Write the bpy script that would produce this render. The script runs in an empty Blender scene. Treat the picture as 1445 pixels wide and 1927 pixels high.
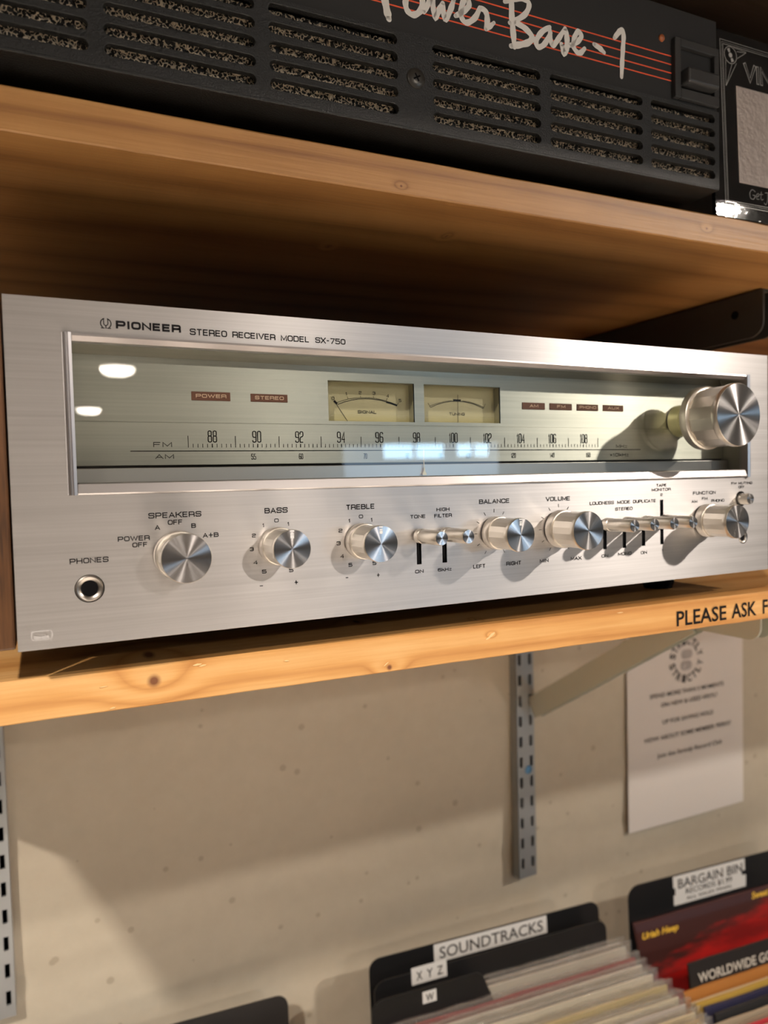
import bpy, bmesh, math, random
from mathutils import Vector, Matrix, noise

random.seed(7)
C = bpy.context.scene.collection
SC = bpy.context.scene

# ------------------------------------------------------------------ camera
R3 = Matrix(((0.90159985, 0.04003557, -0.43071437),
             (-0.43184274, 0.02554893, -0.90158699),
             (-0.02509126, 0.99887157, 0.04032398)))
cam_data = bpy.data.cameras.new('camera')
cam = bpy.data.objects.new('camera', cam_data)
cam.matrix_world = Matrix.Translation((0.01154985, -0.32784159, 0.06564659)) @ R3.to_4x4()
cam_data.sensor_fit = 'AUTO'
cam_data.sensor_width = 36.0
cam_data.lens = 1342.98 / 1927.0 * 36.0
cam_data.clip_start = 0.01
cam_data.clip_end = 60
cam_data.dof.use_dof = True
cam_data.dof.focus_distance = 0.36
cam_data.dof.aperture_fstop = 8.5
C.objects.link(cam)
SC.camera = cam

# ------------------------------------------------------------------ world and lights
w = bpy.data.worlds.new('world')
SC.world = w
w.use_nodes = True
w.node_tree.nodes['Background'].inputs[0].default_value = (0.95, 0.88, 0.78, 1)
w.node_tree.nodes['Background'].inputs[1].default_value = 0.03

SC.view_settings.view_transform = 'Standard'
SC.view_settings.look = 'None'
SC.view_settings.exposure = 0.06
SC.view_settings.gamma = 1.0
SC.view_settings.use_curve_mapping = False
SC.cycles.max_bounces = 8
SC.cycles.glossy_bounces = 5
SC.cycles.transparent_max_bounces = 24
SC.cycles.use_denoising = True
SC.cycles.sample_clamp_indirect = 4.0

WARM = (1.0, 0.885, 0.765)
CEIL = 1.32


def area(name, loc, target, size, power, color, spread=math.pi, sy=None):
    ld = bpy.data.lights.new(name, 'AREA')
    ld.shape = 'DISK' if sy is None else 'RECTANGLE'
    ld.size = size
    if sy:
        ld.size_y = sy
    ld.energy = power
    ld.color = color
    ld.spread = spread
    o = bpy.data.objects.new(name, ld)
    o.location = loc
    d = Vector(target) - Vector(loc)
    o.rotation_euler = d.to_track_quat('-Z', 'Y').to_euler()
    C.objects.link(o)
    return o


# track spots, one an added bounce fill, hung from the shop ceiling (each has its lamp body built further down)
TRACK = [
    ((2.35, -1.72, 1.25), (0.25, 0.1, 0.0), 0.075, 9.8),
    ((1.35, -3.70, 1.22), (0.25, 0.1, -0.1), 0.09, 4.0),
    ((-0.80, -1.05, 1.15), (0.05, 0.35, -0.45), 0.08, 7.5),
    ((0.45, -1.25, 1.22), (0.45, -1.15, -1.3), 0.10, 62.0),  # added floor downlight, bounces fill up onto the shelf undersides
    ((-1.30, -2.80, 1.22), (-1.2, -2.7, -1.3), 0.10, 22.0),
]
for k_, (l_, t_, s_, p_) in enumerate(TRACK):
    area('track_spot_light', l_, t_, s_, p_, WARM, math.radians(95 if t_[2] > -1 else 62))
# daylight that comes in through the shop windows behind the camera
area('window_daylight', (6.6, -11.8, 0.4), (0.2, 0, 0), 3.0, 26.0, (0.55, 0.76, 1.0), sy=0.8)

# ------------------------------------------------------------------ materials
MATS = {}


def mat(name, base=(0.5, 0.5, 0.5), rough=0.5, metal=0.0, **kw):
    if name in MATS:
        return MATS[name]
    m = bpy.data.materials.new(name)
    m.use_nodes = True
    nt = m.node_tree
    b = nt.nodes['Principled BSDF']
    b.inputs['Base Color'].default_value = (*base, 1)
    b.inputs['Roughness'].default_value = rough
    b.inputs['Metallic'].default_value = metal
    for k, v in kw.items():
        b.inputs[k].default_value = v
    MATS[name] = m
    return m


class N:
    """small helper that adds nodes to a material"""
    def __init__(s, m):
        s.nt = m.node_tree
        s.b = s.nt.nodes['Principled BSDF']

    def n(s, t, **kw):
        x = s.nt.nodes.new(t)
        for k, v in kw.items():
            if k.startswith('i_'):
                key = k[2:]
                x.inputs[int(key) if key.isdigit() else key.replace('_', ' ')].default_value = v
            else:
                setattr(x, k, v)
        return x

    def l(s, a, b):
        s.nt.links.new(a, b)

    def coord(s, scale=(1, 1, 1), loc=(0, 0, 0), kind='Object'):
        tc = s.n('ShaderNodeTexCoord')
        mp = s.n('ShaderNodeMapping')
        mp.inputs['Scale'].default_value = scale
        mp.inputs['Location'].default_value = loc
        s.l(tc.outputs[kind], mp.inputs['Vector'])
        return mp.outputs[0]

    def noise(s, vec, scale=1, detail=4, rough=0.5):
        x = s.n('ShaderNodeTexNoise')
        x.inputs['Scale'].default_value = scale
        x.inputs['Detail'].default_value = detail
        x.inputs['Roughness'].default_value = rough
        s.l(vec, x.inputs['Vector'])
        return x.outputs['Fac']

    def ramp(s, fac, stops):
        x = s.n('ShaderNodeValToRGB')
        e = x.color_ramp.elements
        while len(e) < len(stops):
            e.new(0.5)
        for q, (p, c) in zip(e, stops):
            q.position = p
            q.color = (*c, 1) if len(c) == 3 else c
        s.l(fac, x.inputs[0])
        return x.outputs[0]

    def math(s, op, a, b=None, c=None):
        x = s.n('ShaderNodeMath', operation=op)
        for i, v in enumerate((a, b, c)):
            if v is None:
                continue
            if isinstance(v, (int, float)):
                x.inputs[i].default_value = v
            else:
                s.l(v, x.inputs[i])
        return x.outputs[0]

    def bump(s, h, strength=0.2, dist=0.001):
        x = s.n('ShaderNodeBump')
        x.inputs['Strength'].default_value = strength
        x.inputs['Distance'].default_value = dist
        s.l(h, x.inputs['Height'])
        s.l(x.outputs[0], s.b.inputs['Normal'])
        return x


def brushed(name, base, rough, aniso=0.75, tangent=(0, 0, 1), freq=(6, 900, 900)):
    m = mat(name, base, rough, 1.0, Anisotropic=aniso)
    n = N(m)
    cx = n.n('ShaderNodeCombineXYZ')
    for i in range(3):
        cx.inputs[i].default_value = tangent[i]
    n.l(cx.outputs[0], n.b.inputs['Tangent'])
    v = n.coord(freq)
    f = n.noise(v, 1, 3, 0.6)
    v2 = n.coord((freq[0] * 1.5, freq[1] * .25, freq[2] * .25))
    f2 = n.noise(v2, 1, 2, 0.5)
    mix = n.math('ADD', n.math('MULTIPLY', f, 0.6), n.math('MULTIPLY', f2, 0.4))
    c = n.ramp(mix, [(0.3, tuple(x * 0.86 for x in base)), (0.7, tuple(min(1, x * 1.07) for x in base))])
    n.l(c, n.b.inputs['Base Color'])
    r = n.math('MULTIPLY_ADD', mix, 0.16, rough - 0.08)
    n.l(r, n.b.inputs['Roughness'])
    n.bump(mix, 0.12, 0.0002)
    return m


M_PANEL = brushed('brushed_aluminium', (0.57, 0.555, 0.56), 0.42, 0.84)
M_DIAL = brushed('dial_aluminium', (0.52, 0.515, 0.485), 0.42, 0.84)
M_RAIL = mat('polished_trim', (0.47, 0.445, 0.45), 0.32, 1.0)
M_KNOB = mat('knob_barrel', (0.86, 0.81, 0.73), 0.32, 1.0)
M_SKIRT = mat('knob_skirt', (0.86, 0.80, 0.72), 0.36, 1.0)


def knobface():
    m = mat('spun_knob_face', (0.80, 0.77, 0.78), 0.19, 1.0, Anisotropic=0.985)
    n = N(m)
    t = n.n('ShaderNodeTangent', direction_type='RADIAL', axis='Y')
    n.l(t.outputs[0], n.b.inputs['Tangent'])
    n.b.inputs['Anisotropic Rotation'].default_value = 0.25
    # fine turning rings
    v = n.coord((1, 1, 1))
    return m


M_FACE = knobface()
M_BLACKPRINT = mat('black_print', (0.010, 0.009, 0.010), 0.9)
M_BLACKPRINT.node_tree.nodes['Principled BSDF'].inputs['Specular IOR Level'].default_value = 0.15
M_DARK = mat('dark_interior', (0.005, 0.005, 0.006), 0.9)
M_DARK.node_tree.nodes['Principled BSDF'].inputs['Specular IOR Level'].default_value = 0.1
M_BROWNLAMP = mat('brown_lens', (0.085, 0.022, 0.008), 0.55)
M_LENSPRINT = mat('lens_lettering', (0.55, 0.38, 0.28), 0.5)
M_METER = mat('meter_card', (0.50, 0.44, 0.27), 0.5)
M_METERWALL = mat('meter_case', (0.27, 0.24, 0.14), 0.3)
M_CLEAR = mat('olive_bushing', (0.50, 0.46, 0.24), 0.25, 0.35)
M_BRASS = mat('brass_pointer', (0.75, 0.52, 0.30), 0.3, 1.0)
M_CHASSIS = mat('chassis_black', (0.03, 0.03, 0.032), 0.5)
M_BODYBOX = mat('charcoal_metal', (0.045, 0.043, 0.042), 0.45, 0.3)


def glassmat(name, tint, gain=1.0, rough=0.0, fres=1.5):
    m = bpy.data.materials.new(name)
    m.use_nodes = True
    nt = m.node_tree
    nt.nodes.remove(nt.nodes['Principled BSDF'])
    out = nt.nodes['Material Output']
    tr = nt.nodes.new('ShaderNodeBsdfTransparent')
    tr.inputs[0].default_value = (*tint, 1)
    gl = nt.nodes.new('ShaderNodeBsdfGlossy')
    gl.inputs['Roughness'].default_value = rough
    gl.inputs[0].default_value = (gain, gain, gain, 1)
    # Schlick reflectance from the facing angle (the same from either side of the sheet)
    f0 = ((fres - 1) / (fres + 1)) ** 2
    lw = nt.nodes.new('ShaderNodeLayerWeight')
    lw.inputs['Blend'].default_value = 0.5
    pw = nt.nodes.new('ShaderNodeMath'); pw.operation = 'POWER'
    nt.links.new(lw.outputs['Facing'], pw.inputs[0]); pw.inputs[1].default_value = 5.0
    fr = nt.nodes.new('ShaderNodeMath'); fr.operation = 'MULTIPLY_ADD'
    nt.links.new(pw.outputs[0], fr.inputs[0]); fr.inputs[1].default_value = 1 - f0; fr.inputs[2].default_value = f0 * 1.25
    mx = nt.nodes.new('ShaderNodeMixShader')
    nt.links.new(fr.outputs[0], mx.inputs[0])
    nt.links.new(tr.outputs[0], mx.inputs[1])
    nt.links.new(gl.outputs[0], mx.inputs[2])
    nt.links.new(mx.outputs[0], out.inputs[0])
    MATS[name] = m
    return m


M_GLASS = glassmat('window_glass', (0.90, 0.925, 0.89))


def walnut():
    m = mat('walnut_veneer', (0.2, 0.08, 0.03), 0.45)
    n = N(m)
    v = n.coord((60, 60, 9))
    f = n.noise(v, 1, 6, 0.6)
    v2 = n.coord((900, 900, 60))
    g = n.noise(v2, 1, 2, 0.5)
    mix = n.math('ADD', n.math('MULTIPLY', f, 0.6), n.math('MULTIPLY', g, 0.4))
    c = n.ramp(mix, [(0.36, (0.020, 0.0075, 0.003)), (0.50, (0.085, 0.034, 0.010)), (0.7, (0.14, 0.058, 0.018))])
    n.l(c, n.b.inputs['Base Color'])
    return m


M_WALNUT = walnut()


def pine(name, dark, mid, light, knots, seed=0.0, rough=0.5):
    """knots: (x, z_or_y, radius) in object space, u along X, v = z - y*0.35 so the grain wraps the edges"""
    m = mat(name, mid, rough)
    n = N(m)
    tc = n.n('ShaderNodeTexCoord')
    sp = n.n('ShaderNodeSeparateXYZ')
    n.l(tc.outputs['Object'], sp.inputs[0])
    u = sp.outputs[0]
    v = n.math('SUBTRACT', sp.outputs[2], n.math('MULTIPLY', sp.outputs[1], 0.35))
    lo = n.noise(n.coord((1.1, 9, 9), (seed, seed, 0)), 1, 2, 0.5)
    field = n.math('ADD', n.math('MULTIPLY', v, 62.0), n.math('MULTIPLY', lo, 1.9))
    core = None
    halo = None
    for (kx, kv, kr) in knots:
        dx = n.math('MULTIPLY', n.math('SUBTRACT', u, kx), 0.55 / kr)
        dv = n.math('MULTIPLY', n.math('SUBTRACT', v, kv), 1.0 / kr)
        d2 = n.math('ADD', n.math('MULTIPLY', dx, dx), n.math('MULTIPLY', dv, dv))
        e = n.math('POWER', 2.718, n.math('MULTIPLY', d2, -0.35))
        field = n.math('ADD', field, n.math('MULTIPLY', e, 1.1))
        dxr = n.math('MULTIPLY', n.math('SUBTRACT', u, kx), 1.0 / kr)
        r2 = n.math('SQRT', n.math('ADD', n.math('MULTIPLY', dxr, dxr), n.math('MULTIPLY', dv, dv)))
        e2 = n.math('SUBTRACT', 1.0, n.math('SMOOTH_MIN', n.math('MULTIPLY', r2, 1.6), 1.0, 0.2))
        core = e2 if core is None else n.math('MAXIMUM', core, e2)
    fr = n.math('FRACT', field)
    tri = n.math('ABSOLUTE', n.math('SUBTRACT', n.math('MULTIPLY', fr, 2.0), 1.0))
    fine = n.noise(n.coord((14, 420, 420), (seed, 0, 0)), 1, 3, 0.6)
    blot = n.noise(n.coord((9, 25, 25), (seed * 2, 0, 0)), 1, 3, 0.55)
    t = n.math('ADD', n.math('MULTIPLY', n.math('POWER', tri, 2.2), 0.30),
               n.math('ADD', n.math('MULTIPLY', fine, 0.36), n.math('MULTIPLY', blot, 0.40)))
    c = n.ramp(t, [(0.30, light), (0.48, mid), (0.72, dark)])
    if core is not None:
        mx = n.n('ShaderNodeMix', data_type='RGBA')
        n.l(n.math('MINIMUM', n.math('MULTIPLY', core, 1.5), 0.92), mx.inputs[0])
        n.l(c, mx.inputs[6])
        mx.inputs[7].default_value = (0.13, 0.035, 0.012, 1)
        c = mx.outputs[2]
    n.l(c, n.b.inputs['Base Color'])
    n.bump(n.math('ADD', n.math('MULTIPLY', fine, 0.6), n.math('MULTIPLY', blot, 0.5)), 0.35, 0.0012)
    return m


M_PINE = pine('pine_lower', (0.50, 0.225, 0.062), (0.66, 0.34, 0.11), (0.76, 0.45, 0.18),
              [(0.0548, -0.0231, 0.0058), (0.174, -0.0320, 0.0030), (0.2374, -0.0216, 0.0011)], 1.3)
M_PINEU_DIM = pine('pine_upper_dimmed', (0.215, 0.092, 0.025), (0.325, 0.155, 0.046), (0.40, 0.205, 0.068),
               [(0.187, 0.2204, 0.0014), (0.241, 0.1995, 0.0016), (0.4074, 0.2255, 0.0014), (0.1793, 0.1846, 0.0014)], 5.1)  # same pine darkened: the upper shelf's dimmer light is in the colour


def plaster():
    m = mat('painted_concrete', (0.66, 0.57, 0.44), 0.62)
    n = N(m)
    v = n.coord((1, 1, 1))
    f = n.noise(n.coord((3, 3, 5)), 1, 4, 0.5)
    g = n.noise(v, 60, 4, 0.6)
    vo = n.n('ShaderNodeTexVoronoi')
    vo.inputs['Scale'].default_value = 34
    n.l(v, vo.inputs['Vector'])
    pit = n.math('LESS_THAN', vo.outputs['Distance'], n.math('MULTIPLY', n.noise(v, 9, 2, 0.5), 0.21))
    c = n.ramp(n.math('ADD', n.math('MULTIPLY', f, 0.7), n.math('MULTIPLY', g, 0.3)),
               [(0.25, (0.50, 0.445, 0.35)), (0.75, (0.63, 0.57, 0.46))])
    mx = n.n('ShaderNodeMix', data_type='RGBA')
    n.l(n.math('MULTIPLY', pit, 0.45), mx.inputs[0])
    n.l(c, mx.inputs[6])
    mx.inputs[7].default_value = (0.30, 0.24, 0.17, 1)
    n.l(mx.outputs[2], n.b.inputs['Base Color'])
    h = n.math('SUBTRACT', n.math('ADD', n.math('MULTIPLY', f, 1.2), n.math('MULTIPLY', g, 0.12)), n.math('MULTIPLY', pit, 0.2))
    n.bump(h, 0.5, 0.006)
    return m


M_WALL = plaster()
M_ROOMWALL = mat('cream_wall', (0.30, 0.25, 0.20), 0.7)
M_CEILING = mat('ceiling_paint', (0.42, 0.40, 0.37), 0.8)
M_FLOOR = mat('floor_boards', (0.52, 0.49, 0.45), 0.4)
M_STEEL = mat('zinc_steel', (0.36, 0.38, 0.395), 0.42, 0.5)
M_BRACKET = mat('grey_bracket_paint', (0.62, 0.64, 0.56), 0.42, 0.1)
M_SHADEDBRACKET = mat('shaded_bracket_paint', (0.05, 0.047, 0.042), 0.42, 0.1)  # dark colour stands for the shade under the upper shelf
M_PAPER = mat('white_paper', (0.83, 0.79, 0.76), 0.6)
M_INK = mat('grey_ink', (0.07, 0.065, 0.065), 0.6)
M_LABEL = mat('label_tape', (0.72, 0.72, 0.71), 0.45)
M_DIVIDER = mat('black_divider_plastic', (0.012, 0.012, 0.013), 0.33)


def ampmat(name, base, rough, bscale=900, bstr=0.5):
    m = mat(name, base, rough)
    n = N(m)
    f = n.noise(n.coord((1, 1, 1)), bscale, 3, 0.6)
    n.bump(f, bstr, 0.0006)
    return m


M_AMPGRILLE = ampmat('textured_black_plastic', (0.011, 0.0115, 0.012), 0.34, 1100, 0.7)
M_AMPFACE = mat('matte_black_panel', (0.009, 0.009, 0.0095), 0.5)
M_RED = mat('red_stripe_print', (0.75, 0.10, 0.035), 0.5)
M_WHITEPRINT = mat('white_print', (0.85, 0.83, 0.80), 0.5)


def foam():
    m = mat('reticulated_foam', (0.05, 0.04, 0.03), 0.45)
    n = N(m)
    vec = n.coord((1, 1, 1))
    v = n.n('ShaderNodeTexVoronoi', feature='DISTANCE_TO_EDGE')
    v.inputs['Scale'].default_value = 560
    n.l(vec, v.inputs['Vector'])
    strand = n.math('LESS_THAN', v.outputs['Distance'], 0.13)
    f = n.noise(vec, 500, 3, 0.6)
    s2 = n.math('MULTIPLY', strand, n.math('GREATER_THAN', f, 0.46))
    mx = n.n('ShaderNodeMix', data_type='RGBA')
    n.l(s2, mx.inputs[0])
    mx.inputs[6].default_value = (0.006, 0.005, 0.004, 1)
    mx.inputs[7].default_value = (0.80, 0.67, 0.50, 1)
    n.l(mx.outputs[2], n.b.inputs['Base Color'])
    n.bump(n.math('ADD', s2, f), 0.8, 0.0012)
    return m


M_FOAM = foam()

# ------------------------------------------------------------------ mesh helpers
ORG = {}


class MB:
    def __init__(s):
        s.bm = bmesh.new()

    def box(s, x0, x1, y0, y1, z0, z1):
        v = [s.bm.verts.new(p) for p in ((x0, y0, z0), (x1, y0, z0), (x1, y1, z0), (x0, y1, z0),
                                         (x0, y0, z1), (x1, y0, z1), (x1, y1, z1), (x0, y1, z1))]
        for f in ((0, 1, 5, 4), (1, 2, 6, 5), (2, 3, 7, 6), (3, 0, 4, 7), (4, 5, 6, 7), (3, 2, 1, 0)):
            s.bm.faces.new([v[i] for i in f])
        return s

    def poly(s, pts):
        f = s.bm.faces.new([s.bm.verts.new(p) for p in pts])
        return f

    def prism(s, pts, d):
        """closed outline pts (3D), extruded by vector d"""
        a = [s.bm.verts.new(p) for p in pts]
        b = [s.bm.verts.new(tuple(Vector(p) + Vector(d))) for p in pts]
        n = len(pts)
        s.bm.faces.new(a)
        s.bm.faces.new(b[::-1])
        for i in range(n):
            s.bm.faces.new([a[i], b[i], b[(i + 1) % n], a[(i + 1) % n]])
        return s

    def lathe(s, c, prof, n=48, axis='Y', cap0=True, cap1=True, facets=None):
        """prof: list of (r, t) along axis from centre c"""
        rings = []
        for (r, t) in prof:
            ring = []
            for i in range(n):
                a = 2 * math.pi * i / n
                if axis == 'Y':
                    p = (c[0] + r * math.cos(a), c[1] + t, c[2] + r * math.sin(a))
                elif axis == 'Z':
                    p = (c[0] + r * math.cos(a), c[1] + r * math.sin(a), c[2] + t)
                else:
                    p = (c[0] + t, c[1] + r * math.cos(a), c[2] + r * math.sin(a))
                ring.append(s.bm.verts.new(p))
            rings.append(ring)
        for k in range(len(rings) - 1):
            for i in range(n):
                s.bm.faces.new([rings[k][i], rings[k][(i + 1) % n], rings[k + 1][(i + 1) % n], rings[k + 1][i]])
        if cap0:
            s.bm.faces.new(rings[0][::-1])
        if cap1:
            s.bm.faces.new(rings[-1])
        return s

    def plate(s, x0, x1, z0, z1, y0, y1, holes):
        """plate in XZ, front at y0 and back at y1, with holes [(cell x0,x1,z0,z1, outline[(x,z)..])]"""
        xs = sorted({x0, x1} | {h[0] for h in holes} | {h[1] for h in holes})
        for a, b in zip(xs[:-1], xs[1:]):
            hs = sorted([h for h in holes if h[0] <= a + 1e-9 and h[1] >= b - 1e-9], key=lambda h: h[2])
            z = z0
            for h in hs:
                if h[2] > z + 1e-9:
                    s.poly([(a, y0, z), (b, y0, z), (b, y0, h[2]), (a, y0, h[2])])
                z = h[3]
            if z1 > z + 1e-9:
                s.poly([(a, y0, z), (b, y0, z), (b, y0, z1), (a, y0, z1)])
        for h in holes:
            a, b, c, d, ol = h
            n = len(ol)
            cx = sum(p[0] for p in ol) / n
            cz = sum(p[1] for p in ol) / n
            outer = []
            for (px, pz) in ol:
                # nearest border projection that keeps order: shoot from inner centre segment
                dx, dz = px - cx, pz - cz
                t = min(((b - cx) / dx) if dx > 1e-12 else ((a - cx) / dx) if dx < -1e-12 else 1e9,
                        ((d - cz) / dz) if dz > 1e-12 else ((c - cz) / dz) if dz < -1e-12 else 1e9)
                outer.append((cx + dx * t, cz + dz * t))
            fi = [s.bm.verts.new((p[0], y0, p[1])) for p in ol]
            bi = [s.bm.verts.new((p[0], y1, p[1])) for p in ol]
            fo = [s.bm.verts.new((p[0], y0, p[1])) for p in outer]
            for i in range(n):
                j = (i + 1) % n
                # corner insertion
                s.bm.faces.new([fi[i], fi[j], fo[j], fo[i]])
                pi, pj = outer[i], outer[j]
                if abs(pi[0] - pj[0]) > 1e-7 and abs(pi[1] - pj[1]) > 1e-7:
                    qx = pi[0] if abs(pi[0] - a) < 1e-7 or abs(pi[0] - b) < 1e-7 else pj[0]
                    qz = pi[1] if abs(pi[1] - c) < 1e-7 or abs(pi[1] - d) < 1e-7 else pj[1]
                    q = s.bm.verts.new((qx, y0, qz))
                    s.bm.faces.new([fo[i], fo[j], q])
                s.bm.faces.new([fi[i], bi[i], bi[j], fi[j]])
        # outer rim
        for (p, q) in (((x0, z0), (x1, z0)), ((x1, z0), (x1, z1)), ((x1, z1), (x0, z1)), ((x0, z1), (x0, z0))):
            s.poly([(p[0], y0, p[1]), (p[0], y1, p[1]), (q[0], y1, q[1]), (q[0], y0, q[1])])
        return s

    def ribbon(s, pts, w, place, closed=False):
        """flat stroke; place(x, y) -> 3D"""
        n = len(pts)
        L, Rr = [], []
        for i in range(n):
            p = Vector(pts[i][:2])
            ww = w if len(pts[i]) < 3 else pts[i][2]
            a = Vector(pts[i - 1][:2]) if (i > 0 or closed) else None
            b = Vector(pts[(i + 1) % n][:2]) if (i < n - 1 or closed) else None
            d1 = (p - a).normalized() if a is not None and (p - a).length > 1e-9 else None
            d2 = (b - p).normalized() if b is not None and (b - p).length > 1e-9 else None
            if d1 is None:
                d1 = d2
            if d2 is None:
                d2 = d1
            n1 = Vector((-d1.y, d1.x))
            n2 = Vector((-d2.y, d2.x))
            m = (n1 + n2)
            m = m.normalized() if m.length > 1e-6 else n1
            k = min(1.6, 1.0 / max(0.3, m.dot(n1)))
            L.append(s.bm.verts.new(place(*(p + m * ww * .5 * k))))
            Rr.append(s.bm.verts.new(place(*(p - m * ww * .5 * k))))
        rng = range(n) if closed else range(n - 1)
        for i in rng:
            j = (i + 1) % n
            try:
                s.bm.faces.new([L[i], Rr[i], Rr[j], L[j]])
            except ValueError:
                pass
        return s

    def disc(s, c, r, place, n=20, ry=None):
        s.bm.faces.new([s.bm.verts.new(place(c[0] + r * math.cos(2 * math.pi * i / n), c[1] + (ry or r) * math.sin(2 * math.pi * i / n))) for i in range(n)])
        return s

    def obj(s, name, material, parent=None, bevel=0.0, smooth=False, origin=None, seg=2, recalc=True):
        o0 = Vector(origin) if origin is not None else (ORG.get(parent.name, Vector((0, 0, 0))) if parent else Vector((0, 0, 0)))
        if recalc:
            bmesh.ops.recalc_face_normals(s.bm, faces=s.bm.faces[:])
        bmesh.ops.translate(s.bm, verts=s.bm.verts[:], vec=-o0)
        me = bpy.data.meshes.new(name)
        s.bm.to_mesh(me)
        s.bm.free()
        o = bpy.data.objects.new(name, me)
        C.objects.link(o)
        mats = material if isinstance(material, (list, tuple)) else [material]
        for m in mats:
            me.materials.append(m)
        if parent is not None:
            o.parent = parent
        else:
            o.location = o0
        ORG[o.name] = o0
        if bevel:
            b = o.modifiers.new('bevel', 'BEVEL')
            b.width = bevel
            b.segments = seg
            b.limit_method = 'ANGLE'
            b.angle_limit = math.radians(40)
        if smooth:
            for p in me.polygons:
                p.use_smooth = True
            if not bevel:
                md = o.modifiers.new('edges', 'EDGE_SPLIT')
                md.split_angle = math.radians(38)
        return o


def thing(name, loc, label, cat, group=None, rotz=0.0):
    o = bpy.data.objects.new(name, None)
    o.empty_display_size = 0.05
    C.objects.link(o)
    o.location = loc
    o.rotation_euler = (0, 0, rotz)
    ORG[o.name] = Vector(loc) if rotz == 0.0 else Vector((0, 0, 0))
    tag(o, label, cat, group)
    return o


def tag(o, label=None, cat=None, group=None, kind=None):
    if label:
        o['label'] = label
    if cat:
        o['category'] = cat
    if group:
        o['group'] = group
    if kind:
        o['kind'] = kind
    return o


def rounded(cx, cz, w, h, r, n=6):
    pts = []
    for (sx, sz, a0) in ((1, 1, 0), (-1, 1, 90), (-1, -1, 180), (1, -1, 270)):
        for i in range(n + 1):
            a = math.radians(a0 + 90 * i / n)
            pts.append((cx + sx * (w / 2 - r) + r * math.cos(a), cz + sz * (h / 2 - r) + r * math.sin(a)))
    return pts


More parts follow.
